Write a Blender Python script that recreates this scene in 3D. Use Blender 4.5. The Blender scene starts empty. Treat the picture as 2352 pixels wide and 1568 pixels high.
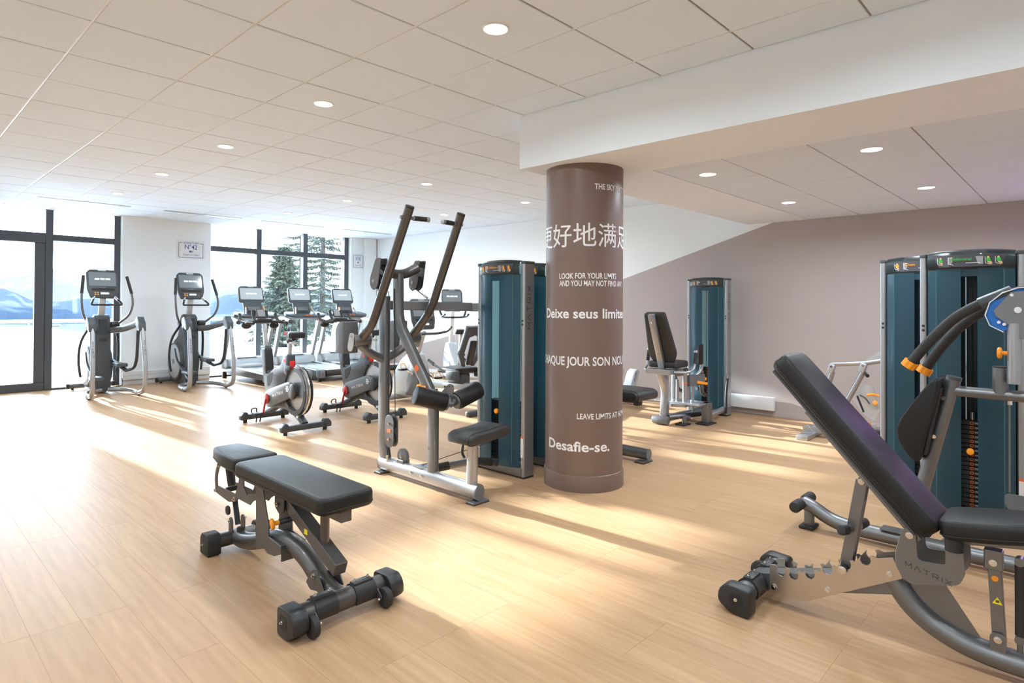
import bpy, bmesh, math, random
from mathutils import Vector, Matrix

random.seed(7)
PI = math.pi
S = bpy.context.scene
COL = S.collection

# ------------------------------------------------------------------ camera
cam_d = bpy.data.cameras.new('camera')
cam_d.sensor_width = 36.0
cam_d.lens = 36.0 * 1404.77 / 2352.0
cam_d.shift_y = -(784.0 - 686.65) / 2352.0
cam_d.clip_start = 0.05
cam_d.clip_end = 30000
cam = bpy.data.objects.new('camera', cam_d)
COL.objects.link(cam)
YAW, PITCH, ROLL = 0.7596, 0.01, 0.0051
Mc = Matrix.Rotation(YAW - PI / 2, 4, 'Z') @ Matrix.Rotation(PI / 2 + PITCH, 4, 'X') @ Matrix.Rotation(ROLL, 4, 'Z')
Mc.translation = Vector((0, 0, 1.39))
cam.matrix_world = Mc
S.camera = cam

# ------------------------------------------------------------------ exposure, sky, sun
vs = S.view_settings
vs.view_transform = 'Standard'
vs.look = 'None'
vs.gamma = 1.0
vs.use_curve_mapping = False
vs.exposure = 0.30
SKY_STRENGTH = 15.0
SUN_STRENGTH = 24.0
LAMP_POWER = 16.0

world = bpy.data.worlds.new('world')
S.world = world
world.use_nodes = True
wn, wl = world.node_tree.nodes, world.node_tree.links
wn.clear()
w_out = wn.new('ShaderNodeOutputWorld')
w_bg = wn.new('ShaderNodeBackground')
w_tc = wn.new('ShaderNodeTexCoord')
w_sep = wn.new('ShaderNodeSeparateXYZ')
w_ramp = wn.new('ShaderNodeValToRGB')
w_noise = wn.new('ShaderNodeTexNoise')
w_map = wn.new('ShaderNodeMapping')
w_mix = wn.new('ShaderNodeMixRGB')
w_ramp.color_ramp.elements[0].position = 0.0
w_ramp.color_ramp.elements[0].color = (0.60, 0.79, 1.0, 1)
w_ramp.color_ramp.elements[1].position = 0.55
w_ramp.color_ramp.elements[1].color = (0.52, 0.73, 1.0, 1)
e = w_ramp.color_ramp.elements.new(0.12)
e.color = (0.64, 0.81, 1.0, 1)
w_map.inputs['Scale'].default_value = (1.2, 1.2, 7.0)
w_noise.inputs['Scale'].default_value = 2.5
w_noise.inputs['Detail'].default_value = 5
w_mix.blend_type = 'MIX'
w_mix.inputs['Color2'].default_value = (0.68, 0.84, 1.0, 1)
wl.new(w_tc.outputs['Generated'], w_sep.inputs[0])
wl.new(w_sep.outputs['Z'], w_ramp.inputs[0])
wl.new(w_tc.outputs['Generated'], w_map.inputs[0])
wl.new(w_map.outputs[0], w_noise.inputs['Vector'])
wl.new(w_noise.outputs['Fac'], w_mix.inputs['Fac'])
wl.new(w_ramp.outputs[0], w_mix.inputs['Color1'])
wl.new(w_mix.outputs[0], w_bg.inputs[0])
w_bg.inputs[1].default_value = SKY_STRENGTH
wl.new(w_bg.outputs[0], w_out.inputs[0])

sun_d = bpy.data.lights.new('sun', 'SUN')
sun_d.energy = SUN_STRENGTH
sun_d.angle = math.radians(0.9)
sun_d.color = (0.90, 0.955, 1.0)
sun = bpy.data.objects.new('sun', sun_d)
COL.objects.link(sun)
SUN_EL = math.radians(15.2)
sdir = Vector((0.072 * math.cos(SUN_EL), -0.9974 * math.cos(SUN_EL), -math.sin(SUN_EL)))
sun.rotation_euler = sdir.to_track_quat('-Z', 'Y').to_euler()
sun.location = (2, 30, 12)

# ------------------------------------------------------------------ materials
MT = {}
def hexc(r, g, b):
    f = lambda c: (c / 255 / 12.92) if c / 255 <= 0.04045 else ((c / 255 + 0.055) / 1.055) ** 2.4
    return (f(r), f(g), f(b))

def mat(name, col, rough=0.5, metal=0.0, bump=0.0, bscale=200.0, var=0.0, coat=0.0, spec=0.5, emit=None, estr=0.0, alpha=1.0, trans=0.0):
    m = bpy.data.materials.new(name)
    m.use_nodes = True
    n, l = m.node_tree.nodes, m.node_tree.links
    b = n['Principled BSDF']
    b.inputs['Base Color'].default_value = (*col, 1)
    b.inputs['Roughness'].default_value = rough
    b.inputs['Metallic'].default_value = metal
    b.inputs['Coat Weight'].default_value = coat
    b.inputs['Specular IOR Level'].default_value = spec
    b.inputs['Transmission Weight'].default_value = trans
    if emit:
        b.inputs['Emission Color'].default_value = (*emit, 1)
        b.inputs['Emission Strength'].default_value = estr
    tc = n.new('ShaderNodeTexCoord')
    if var > 0:
        nz = n.new('ShaderNodeTexNoise')
        nz.inputs['Scale'].default_value = 9.0
        nz.inputs['Detail'].default_value = 4
        l.new(tc.outputs['Object'], nz.inputs['Vector'])
        mx = n.new('ShaderNodeMixRGB')
        mx.inputs['Color1'].default_value = (*[c * (1 - var) for c in col], 1)
        mx.inputs['Color2'].default_value = (*[min(1, c * (1 + var)) for c in col], 1)
        l.new(nz.outputs['Fac'], mx.inputs['Fac'])
        l.new(mx.outputs[0], b.inputs['Base Color'])
    if bump > 0:
        nb = n.new('ShaderNodeTexNoise')
        nb.inputs['Scale'].default_value = bscale
        nb.inputs['Detail'].default_value = 3
        l.new(tc.outputs['Object'], nb.inputs['Vector'])
        bp = n.new('ShaderNodeBump')
        bp.inputs['Strength'].default_value = bump
        bp.inputs['Distance'].default_value = 0.002
        l.new(nb.outputs['Fac'], bp.inputs['Height'])
        l.new(bp.outputs[0], b.inputs['Normal'])
    MT[name] = m
    return m

mat('gunmetal', (0.12, 0.113, 0.108), 0.36, 0.75, var=0.06, coat=0.15)
mat('gunmetal_plate', (0.135, 0.127, 0.122), 0.45, 0.6, bump=0.15, bscale=500)
mat('silver', (0.21, 0.214, 0.222), 0.36, 0.8, bump=0.05, bscale=600)
mat('silver_light', (0.42, 0.43, 0.445), 0.34, 0.8, bump=0.05, bscale=600)
mat('raw_steel', (0.60, 0.54, 0.47), 0.33, 1.0, var=0.08, bump=0.1, bscale=90)
mat('chrome', (0.75, 0.74, 0.73), 0.12, 1.0)
mat('dark_metal', (0.055, 0.06, 0.066), 0.38, 0.6, var=0.05)
mat('vinyl', (0.015, 0.014, 0.0135), 0.42, 0.0, bump=0.3, bscale=420, spec=0.32)
mat('vinyl_grey', (0.028, 0.026, 0.025), 0.5, 0.0, bump=0.3, bscale=420)
mat('piping', (0.012, 0.011, 0.011), 0.55)
mat('rubber', (0.024, 0.022, 0.021), 0.62, 0.0, bump=0.2, bscale=300)
mat('plastic_black', (0.022, 0.022, 0.023), 0.4, 0.0, bump=0.1, bscale=500)
mat('plastic_grey', (0.13, 0.135, 0.14), 0.45, 0.0, bump=0.08, bscale=400)
mat('plastic_charcoal', (0.055, 0.062, 0.068), 0.42, 0.0, bump=0.08, bscale=400)
mat('plastic_silver', (0.50, 0.52, 0.53), 0.35, 0.4)
mat('plastic_white', (0.72, 0.73, 0.73), 0.4)
mat('orange', (0.95, 0.33, 0.015), 0.4)
mat('orange_print', (0.85, 0.16, 0.02), 0.5)
mat('yellow_print', (0.85, 0.68, 0.02), 0.5)
mat('red', (0.42, 0.012, 0.022), 0.28, 0.3, coat=0.4)
mat('red_print', (0.7, 0.03, 0.02), 0.5)
mat('blue_print', hexc(38, 84, 150), 0.5)
mat('blue_cam', (0.01, 0.16, 0.55), 0.4)
mat('green_print', (0.04, 0.45, 0.05), 0.5)
mat('skin_print', (0.72, 0.45, 0.2), 0.5)
mat('white_print', (0.82, 0.80, 0.79), 0.6)
mat('grey_print', (0.30, 0.30, 0.31), 0.6)
mat('dark_print', (0.06, 0.06, 0.065), 0.6)
mat('wall_white', (0.87, 0.90, 0.90), 0.75, bump=0.06, bscale=160)
mat('wall_taupe_lit', hexc(180, 168, 164), 0.55, bump=0.06, bscale=160)  # lighter copy of the column taupe; the wall's stronger light is in the colour
mat('column_taupe', hexc(118, 97, 86), 0.42, bump=0.03, bscale=160, spec=0.5)
mat('plaster', (0.86, 0.925, 0.98), 0.8, bump=0.05, bscale=140)
mat('ceiling_tile', (0.765, 0.845, 0.93), 0.9, bump=0.35, bscale=260, var=0.015)
mat('grid_white', (0.80, 0.80, 0.79), 0.45)
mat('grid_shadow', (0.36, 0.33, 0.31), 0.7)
mat('white_gloss', (0.82, 0.82, 0.81), 0.35)
mat('window_frame', (0.075, 0.082, 0.092), 0.4, 0.3)
mat('screen', (0.10, 0.115, 0.125), 0.12, emit=(0.30, 0.36, 0.40), estr=0.30)
mat('screen_light', (0.2, 0.22, 0.23), 0.15, emit=(0.30, 0.36, 0.385), estr=0.85)
mat('screen_icon', (0.8, 0.85, 0.9), 0.3, emit=(0.75, 0.80, 0.92), estr=0.75)
mat('lcd', (0.6, 0.65, 0.8), 0.3, emit=(0.62, 0.68, 0.9), estr=0.9)
mat('timber', (0.62, 0.43, 0.26), 0.7, var=0.2)
mat('bark', (0.04, 0.032, 0.027), 0.9, var=0.3)
mat('lamp_lens', (1, 0.95, 0.85), 0.4, emit=(1.0, 0.90, 0.74), estr=14.0)
mat('slot_light', (0.9, 0.93, 1.0), 0.4, emit=(0.88, 0.93, 1.0), estr=1.2)
mat('slot_dark', (0.42, 0.46, 0.47), 0.5)

def mat_glass():
    m = bpy.data.materials.new('glass')
    m.use_nodes = True
    n, l = m.node_tree.nodes, m.node_tree.links
    n.clear()
    o = n.new('ShaderNodeOutputMaterial')
    t = n.new('ShaderNodeBsdfTransparent')
    t.inputs[0].default_value = (0.97, 0.985, 0.985, 1)
    g = n.new('ShaderNodeBsdfGlossy')
    g.inputs['Roughness'].default_value = 0.0
    f = n.new('ShaderNodeFresnel')
    f.inputs['IOR'].default_value = 1.45
    mx = n.new('ShaderNodeMixShader')
    l.new(f.outputs[0], mx.inputs[0])
    l.new(t.outputs[0], mx.inputs[1])
    l.new(g.outputs[0], mx.inputs[2])
    l.new(mx.outputs[0], o.inputs[0])
    MT['glass'] = m
mat_glass()

def mat_teal(name, col, tcol, fac, rough):
    m = bpy.data.materials.new(name)
    m.use_nodes = True
    n, l = m.node_tree.nodes, m.node_tree.links
    b = n['Principled BSDF']
    b.inputs['Base Color'].default_value = (*col, 1)
    b.inputs['Roughness'].default_value = rough
    b.inputs['Coat Weight'].default_value = 0.25
    tr = n.new('ShaderNodeBsdfTranslucent')
    tr.inputs[0].default_value = (*tcol, 1)
    mx = n.new('ShaderNodeMixShader')
    mx.inputs[0].default_value = fac
    tc = n.new('ShaderNodeTexCoord')
    nz = n.new('ShaderNodeTexNoise')
    nz.inputs['Scale'].default_value = 3
    l.new(tc.outputs['Object'], nz.inputs['Vector'])
    mr = n.new('ShaderNodeMapRange')
    mr.inputs['To Min'].default_value = rough * 0.9
    mr.inputs['To Max'].default_value = rough * 1.1
    l.new(nz.outputs['Fac'], mr.inputs[0])
    l.new(mr.outputs[0], b.inputs['Roughness'])
    l.new(b.outputs[0], mx.inputs[1])
    l.new(tr.outputs[0], mx.inputs[2])
    l.new(mx.outputs[0], n['Material Output'].inputs[0])
    MT[name] = m
mat_teal('teal', (0.042, 0.105, 0.14), (0.16, 0.46, 0.58), 0.5, 0.30)
mat_teal('teal_backlit', (0.30, 0.48, 0.50), (0.70, 0.95, 0.97), 0.85, 0.35)  # pale colour carries the light coming through from behind
mat_teal('teal_edge', (0.10, 0.22, 0.25), (0.3, 0.6, 0.65), 0.5, 0.3)
mat_teal('teal_cap', (0.02, 0.03, 0.033), (0.05, 0.12, 0.13), 0.2, 0.35)

def mat_floor():
    m = bpy.data.materials.new('oak_vinyl')
    m.use_nodes = True
    n, l = m.node_tree.nodes, m.node_tree.links
    b = n['Principled BSDF']
    geo = n.new('ShaderNodeNewGeometry')
    oi = n.new('ShaderNodeObjectInfo')
    add = n.new('ShaderNodeMath'); add.operation = 'ADD'
    l.new(oi.outputs['Random'], add.inputs[0]); l.new(geo.outputs['Random Per Island'], add.inputs[1])
    fr = n.new('ShaderNodeMath'); fr.operation = 'FRACT'
    l.new(add.outputs[0], fr.inputs[0])
    mul = n.new('ShaderNodeMath'); mul.operation = 'MULTIPLY'; mul.inputs[1].default_value = 37.0
    l.new(fr.outputs[0], mul.inputs[0])
    cmb = n.new('ShaderNodeCombineXYZ')
    l.new(mul.outputs[0], cmb.inputs['X']); l.new(mul.outputs[0], cmb.inputs['Y'])
    va = n.new('ShaderNodeVectorMath'); va.operation = 'ADD'
    l.new(geo.outputs['Position'], va.inputs[0]); l.new(cmb.outputs[0], va.inputs[1])
    mp = n.new('ShaderNodeMapping'); mp.inputs['Scale'].default_value = (16, 1.4, 1)
    l.new(va.outputs[0], mp.inputs['Vector'])
    n1 = n.new('ShaderNodeTexNoise'); n1.inputs['Scale'].default_value = 1.0; n1.inputs['Detail'].default_value = 7; n1.inputs['Roughness'].default_value = 0.62; n1.inputs['Distortion'].default_value = 1.1
    l.new(mp.outputs[0], n1.inputs['Vector'])
    mp2 = n.new('ShaderNodeMapping'); mp2.inputs['Scale'].default_value = (120, 5, 1)
    l.new(va.outputs[0], mp2.inputs['Vector'])
    n2 = n.new('ShaderNodeTexNoise'); n2.inputs['Scale'].default_value = 1.0; n2.inputs['Detail'].default_value = 4
    l.new(mp2.outputs[0], n2.inputs['Vector'])
    wv = n.new('ShaderNodeTexWave'); wv.wave_type = 'BANDS'; wv.bands_direction = 'X'
    wv.inputs['Scale'].default_value = 3.2; wv.inputs['Distortion'].default_value = 9; wv.inputs['Detail'].default_value = 3; wv.inputs['Detail Scale'].default_value = 0.8
    mp3 = n.new('ShaderNodeMapping'); mp3.inputs['Scale'].default_value = (2.2, 0.3, 1)
    l.new(va.outputs[0], mp3.inputs['Vector']); l.new(mp3.outputs[0], wv.inputs['Vector'])
    r1 = n.new('ShaderNodeValToRGB')
    r1.color_ramp.elements[0].position = 0.28; r1.color_ramp.elements[0].color = (*hexc(178, 140, 104), 1)
    r1.color_ramp.elements[1].position = 0.72; r1.color_ramp.elements[1].color = (*hexc(194, 158, 122), 1)
    l.new(n1.outputs['Fac'], r1.inputs[0])
    mA = n.new('ShaderNodeMixRGB'); mA.blend_type = 'MULTIPLY'; mA.inputs['Fac'].default_value = 0.10
    l.new(r1.outputs[0], mA.inputs['Color1']); l.new(n2.outputs['Fac'], mA.inputs['Color2'])
    mB = n.new('ShaderNodeMixRGB'); mB.blend_type = 'MULTIPLY'; mB.inputs['Fac'].default_value = 0.06
    l.new(mA.outputs[0], mB.inputs['Color1']); l.new(wv.outputs['Fac'], mB.inputs['Color2'])
    hs = n.new('ShaderNodeHueSaturation')
    mr = n.new('ShaderNodeMapRange'); mr.inputs['To Min'].default_value = 0.97; mr.inputs['To Max'].default_value = 1.03
    l.new(fr.outputs[0], mr.inputs[0]); l.new(mr.outputs[0], hs.inputs['Value']); l.new(mB.outputs[0], hs.inputs['Color'])
    l.new(hs.outputs[0], b.inputs['Base Color'])
    rr = n.new('ShaderNodeMapRange'); rr.inputs['To Min'].default_value = 0.34; rr.inputs['To Max'].default_value = 0.46
    l.new(n1.outputs['Fac'], rr.inputs[0]); l.new(rr.outputs[0], b.inputs['Roughness'])
    b.inputs['Specular IOR Level'].default_value = 0.17
    bp = n.new('ShaderNodeBump'); bp.inputs['Strength'].default_value = 0.12; bp.inputs['Distance'].default_value = 0.001
    l.new(n2.outputs['Fac'], bp.inputs['Height']); l.new(bp.outputs[0], b.inputs['Normal'])
    MT['oak'] = m
mat_floor()

def mat_snow():
    m = bpy.data.materials.new('snow')
    m.use_nodes = True
    n, l = m.node_tree.nodes, m.node_tree.links
    b = n['Principled BSDF']
    geo = n.new('ShaderNodeNewGeometry')
    nz = n.new('ShaderNodeTexNoise'); nz.inputs['Scale'].default_value = 1.6; nz.inputs['Detail'].default_value = 6
    l.new(geo.outputs['Position'], nz.inputs['Vector'])
    r = n.new('ShaderNodeValToRGB')
    r.color_ramp.elements[0].color = (0.84, 0.88, 0.93, 1); r.color_ramp.elements[1].color = (0.95, 0.96, 0.97, 1)
    l.new(nz.outputs['Fac'], r.inputs[0]); l.new(r.outputs[0], b.inputs['Base Color'])
    b.inputs['Roughness'].default_value = 0.7
    MT['snow'] = m
mat_snow()

def mat_mountain(name, hazy_forest, hazy_snow, line, spread):
    m = bpy.data.materials.new(name)
    m.use_nodes = True
    n, l = m.node_tree.nodes, m.node_tree.links
    b = n['Principled BSDF']
    geo = n.new('ShaderNodeNewGeometry')
    nz = n.new('ShaderNodeTexNoise'); nz.inputs['Scale'].default_value = 0.012; nz.inputs['Detail'].default_value = 8; nz.inputs['Roughness'].default_value = 0.6
    l.new(geo.outputs['Position'], nz.inputs['Vector'])
    sp = n.new('ShaderNodeSeparateXYZ'); l.new(geo.outputs['Position'], sp.inputs[0])
    mr = n.new('ShaderNodeMapRange'); mr.inputs['From Min'].default_value = line - spread; mr.inputs['From Max'].default_value = line + spread
    l.new(sp.outputs['Z'], mr.inputs[0])
    ad = n.new('ShaderNodeMath'); ad.operation = 'ADD'; l.new(mr.outputs[0], ad.inputs[0])
    sb = n.new('ShaderNodeMath'); sb.operation = 'MULTIPLY_ADD'; sb.inputs[1].default_value = 2.2; sb.inputs[2].default_value = -1.1
    l.new(nz.outputs['Fac'], sb.inputs[0]); l.new(sb.outputs[0], ad.inputs[1])
    r = n.new('ShaderNodeValToRGB')
    r.color_ramp.elements[0].position = 0.3; r.color_ramp.elements[0].color = (*hazy_forest, 1)
    r.color_ramp.elements[1].position = 0.7; r.color_ramp.elements[1].color = (*hazy_snow, 1)
    l.new(ad.outputs[0], r.inputs[0]); l.new(r.outputs[0], b.inputs['Base Color'])
    b.inputs['Roughness'].default_value = 0.9
    b.inputs['Specular IOR Level'].default_value = 0.0
    MT[name] = m
mat_mountain('mountain_far', (0.085, 0.098, 0.112), (0.14, 0.148, 0.155), 120, 130)  # distance haze is mixed into these woodland and snow colours
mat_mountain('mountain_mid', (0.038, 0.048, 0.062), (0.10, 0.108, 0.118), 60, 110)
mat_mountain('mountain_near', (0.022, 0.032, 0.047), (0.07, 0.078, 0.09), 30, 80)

def mat_needles():
    m = bpy.data.materials.new('needles')
    m.use_nodes = True
    n, l = m.node_tree.nodes, m.node_tree.links
    b = n['Principled BSDF']
    geo = n.new('ShaderNodeNewGeometry')
    r = n.new('ShaderNodeValToRGB')
    r.color_ramp.elements[0].color = (0.012, 0.02, 0.013, 1); r.color_ramp.elements[1].color = (0.04, 0.05, 0.025, 1)
    l.new(geo.outputs['Random Per Island'], r.inputs[0]); l.new(r.outputs[0], b.inputs['Base Color'])
    b.inputs['Roughness'].default_value = 0.8
    MT['needles'] = m
mat_needles()

# ------------------------------------------------------------------ mesh helpers
OFF = Vector((0, 0, 0))
def set_off(v=(0, 0, 0)):
    global OFF
    OFF = Vector(v)

YZ = Matrix(((0, 0, 1, 0), (1, 0, 0, 0), (0, 1, 0, 0), (0, 0, 0, 1)))       # (u,v,w) -> x=w, y=u, z=v
XZ = Matrix(((1, 0, 0, 0), (0, 0, -1, 0), (0, 1, 0, 0), (0, 0, 0, 1)))      # (u,v,w) -> x=u, y=-w, z=v
XY = Matrix.Identity(4)

def fillet(pts, rad, n=6):
    P = [Vector(p) for p in pts]
    if rad <= 0 or len(P) < 3:
        return P
    out = [P[0]]
    for i in range(1, len(P) - 1):
        a, b, c = P[i - 1], P[i], P[i + 1]
        d1, d2 = (a - b), (c - b)
        r = min(rad, d1.length * 0.48, d2.length * 0.48)
        s, t = b + d1.normalized() * r, b + d2.normalized() * r
        for k in range(n + 1):
            u = k / n
            out.append(s * (1 - u) ** 2 + b * 2 * u * (1 - u) + t * u * u)
    out.append(P[-1])
    return out

class MB:
    def __init__(s):
        s.bm = bmesh.new()
    def _bev(s, faces, off, seg, verts_only=None):
        if off > 0:
            ed = set()
            for f in faces:
                for e_ in f.edges:
                    ed.add(e_)
            bmesh.ops.bevel(s.bm, geom=list(ed), offset=off, segments=seg, profile=0.5, affect='EDGES', clamp_overlap=True)
    def obox(s, M, size, bev=0.0, seg=2):
        r = bmesh.ops.create_cube(s.bm, size=1.0, matrix=M @ Matrix.Diagonal((*size, 1)))
        fs = set()
        for v in r['verts']:
            for f in v.link_faces:
                fs.add(f)
        s._bev(fs, bev, seg)
        return s
    def box(s, x0, x1, y0, y1, z0, z1, bev=0.0, seg=2):
        return s.obox(Matrix.Translation(((x0 + x1) / 2, (y0 + y1) / 2, (z0 + z1) / 2)), (abs(x1 - x0), abs(y1 - y0), abs(z1 - z0)), bev, seg)
    def bar(s, p, q, w, h, bev=0.0, up=(1, 0, 0), ext=0.0):
        p, q = Vector(p), Vector(q)
        d = (q - p)
        L = d.length + 2 * ext
        d.normalize()
        u = Vector(up)
        u = (u - d * u.dot(d)).normalized()
        v = d.cross(u)
        M = Matrix((u, v, d)).transposed().to_4x4()
        M.translation = (p + q) / 2
        return s.obox(M, (w, h, L), bev)
    def sweep(s, pts, sec, cap=True, up=None, scl=None):
        P = [Vector(p) for p in pts]
        n = len(P)
        T = []
        for i in range(n):
            a = P[max(0, i - 1)]; b = P[min(n - 1, i + 1)]
            T.append((b - a).normalized())
        u = Vector(up) if up else (Vector((0, 0, 1)) if abs(T[0].z) < 0.9 else Vector((1, 0, 0)))
        u = (u - T[0] * u.dot(T[0])).normalized()
        rings = []
        for i in range(n):
            u = (u - T[i] * u.dot(T[i])).normalized()
            v = T[i].cross(u)
            k = scl[i] if scl else 1.0
            rings.append([s.bm.verts.new(P[i] + u * (a * k) + v * (b * k)) for a, b in sec])
        m = len(sec)
        for i in range(n - 1):
            for j in range(m):
                s.bm.faces.new((rings[i][j], rings[i][(j + 1) % m], rings[i + 1][(j + 1) % m], rings[i + 1][j]))
        if cap:
            s.bm.faces.new(list(reversed(rings[0])))
            s.bm.faces.new(rings[-1])
        return s
    def tube(s, pts, r, seg=14, fil=0.0, cap=True, ry=None, up=None, fn=6, scl=None):
        ry = ry or r
        sec = [(r * math.cos(2 * PI * k / seg), ry * math.sin(2 * PI * k / seg)) for k in range(seg)]
        return s.sweep(fillet(pts, fil, fn), sec, cap, up, scl)
    def rtube(s, pts, w, h, fil=0.0, up=None, c=0.25):
        a, b = w / 2, h / 2
        k = min(a, b) * c * 2
        sec = []
        for cx_, cy_, a0 in ((a - k, b - k, 0), (-a + k, b - k, 90), (-a + k, -b + k, 180), (a - k, -b + k, 270)):
            for t in range(4):
                an = math.radians(a0 + t * 30)
                sec.append((cx_ + k * math.cos(an), cy_ + k * math.sin(an)))
        return s.sweep(fillet(pts, fil), sec, True, up)
    def cyl(s, p, q, r, seg=16, bev=0.0, r2=None):
        p, q = Vector(p), Vector(q)
        d = (q - p).normalized()
        if bev > 0:
            L = (q - p).length
            bev = min(bev, L * 0.45, r * 0.9)
            pts = [p, p + d * bev * 0.3, p + d * bev, q - d * bev, q - d * bev * 0.3, q]
            sc = [1 - bev / r, 1 - 0.3 * bev / r, 1, 1, 1 - 0.3 * bev / r, 1 - bev / r]
            return s.tube(pts, r, seg, scl=sc)
        return s.tube([p, q], r, seg, scl=[1, (r2 / r) if r2 else 1])
    def prism(s, pts, M, d0, d1, bev=0.0, seg=2):
        a = [s.bm.verts.new(M @ Vector((x, y, d0))) for x, y in pts]
        b = [s.bm.verts.new(M @ Vector((x, y, d1))) for x, y in pts]
        n = len(pts)
        fs = [s.bm.faces.new(list(reversed(a))), s.bm.faces.new(b)]
        for i in range(n):
            fs.append(s.bm.faces.new((a[i], a[(i + 1) % n], b[(i + 1) % n], b[i])))
        bmesh.ops.recalc_face_normals(s.bm, faces=fs)
        if bev > 0:
            caps = fs[:2]
            ed = set(e_ for f in caps for e_ in f.edges)
            bmesh.ops.bevel(s.bm, geom=list(ed), offset=bev, segments=seg, profile=0.5, affect='EDGES', clamp_overlap=True)
        return s
    def sph(s, c, r, sx=1, sy=1, sz=1, M=None, u=14, v=9):
        Mx = Matrix.Translation(Vector(c)) @ (M or Matrix.Identity(4)) @ Matrix.Diagonal((sx, sy, sz, 1))
        bmesh.ops.create_uvsphere(s.bm, u_segments=u, v_segments=v, radius=r, matrix=Mx)
        return s
    def torus(s, c, axis, R, r, n=20, m=8):
        ax = Vector(axis).normalized()
        u = ax.orthogonal().normalized(); v = ax.cross(u)
        rings = []
        for i in range(n):
            a = 2 * PI * i / n
            d = u * math.cos(a) + v * math.sin(a)
            rings.append([s.bm.verts.new(Vector(c) + d * (R + r * math.cos(2 * PI * j / m)) + ax * (r * math.sin(2 * PI * j / m))) for j in range(m)])
        for i in range(n):
            for j in range(m):
                s.bm.faces.new((rings[i][j], rings[(i + 1) % n][j], rings[(i + 1) % n][(j + 1) % m], rings[i][(j + 1) % m]))
        return s
    def quad(s, *vs_):
        s.bm.faces.new([s.bm.verts.new(Vector(v)) for v in vs_])
        return s
    def mesh(s, name, m, smooth=True, ang=35):
        bmesh.ops.recalc_face_normals(s.bm, faces=s.bm.faces[:])
        me = bpy.data.meshes.new(name)
        bmesh.ops.translate(s.bm, verts=s.bm.verts[:], vec=-OFF)
        s.bm.to_mesh(me)
        s.bm.free()
        if smooth:
            me.polygons.foreach_set('use_smooth', [True] * len(me.polygons))
            me.set_sharp_from_angle(angle=math.radians(ang))
        me.materials.append(MT[m])
        return me
    def build(s, name, m, parent=None, smooth=True, label=None, ang=35):
        o = bpy.data.objects.new(name, s.mesh(name, m, smooth, ang))
        COL.objects.link(o)
        if parent is None:
            o.location = OFF
        else:
            o.parent = parent
        if label:
            o['label'] = label
        return o

def tag(o, label, cat, group=None, kind=None):
    if label: o['label'] = label
    if cat: o['category'] = cat
    if group: o['group'] = group
    if kind: o['kind'] = kind
    return o

def thing(name, label, cat, loc=(0, 0, 0), group=None):
    o = bpy.data.objects.new(name, None)
    o.empty_display_size = 0.1
    COL.objects.link(o)
    o.location = loc
    set_off(loc)
    return tag(o, label, cat, group)

def struct(o):
    o['kind'] = 'structure'
    return o

def dup(root, loc, rz=0.0, label=None):
    r = root.copy(); COL.objects.link(r)
    r.location = loc; r.rotation_euler = (0, 0, rz)
    if label: r['label'] = label
    def rec(a, b):
        for ch in list(a.children):
            c = ch.copy(); COL.objects.link(c); c.parent = b
            rec(ch, c)
    rec(root, r)
    return r

def inst(name, me, loc, parent=None, rot=None):
    o = bpy.data.objects.new(name, me)
    COL.objects.link(o)
    o.location = loc
    if rot: o.rotation_euler = rot
    if parent is not None: o.parent = parent
    return o

_dg = None
def text_bm(txt, size, bold=0.0, xs=1.0, align='LEFT'):
    cu = bpy.data.curves.new('txt', 'FONT')
    cu.body = txt
    cu.size = size
    cu.offset = bold
    cu.align_x = align
    cu.resolution_u = 3
    ob = bpy.data.objects.new('txt', cu)
    COL.objects.link(ob)
    dg = bpy.context.evaluated_depsgraph_get()
    me = bpy.data.meshes.new_from_object(ob.evaluated_get(dg))
    bm = bmesh.new()
    bm.from_mesh(me)
    bpy.data.objects.remove(ob)
    bpy.data.curves.remove(cu)
    bpy.data.meshes.remove(me)
    if xs != 1.0:
        for v in bm.verts: v.co.x *= xs
    return bm

def text_obj(name, txt, size, M, m, parent, bold=0.0, width=None, align='LEFT'):
    bm = text_bm(txt, size, bold, 1.0, align)
    if not bm.verts:
        return None
    if width:
        w = max(v.co.x for v in bm.verts) - min(v.co.x for v in bm.verts)
        for v in bm.verts: v.co.x *= width / w
    mb = MB(); mb.bm.free(); mb.bm = bm
    bmesh.ops.transform(bm, matrix=M, verts=bm.verts[:])
    return mb.build(name, m, parent, smooth=False)

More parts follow.
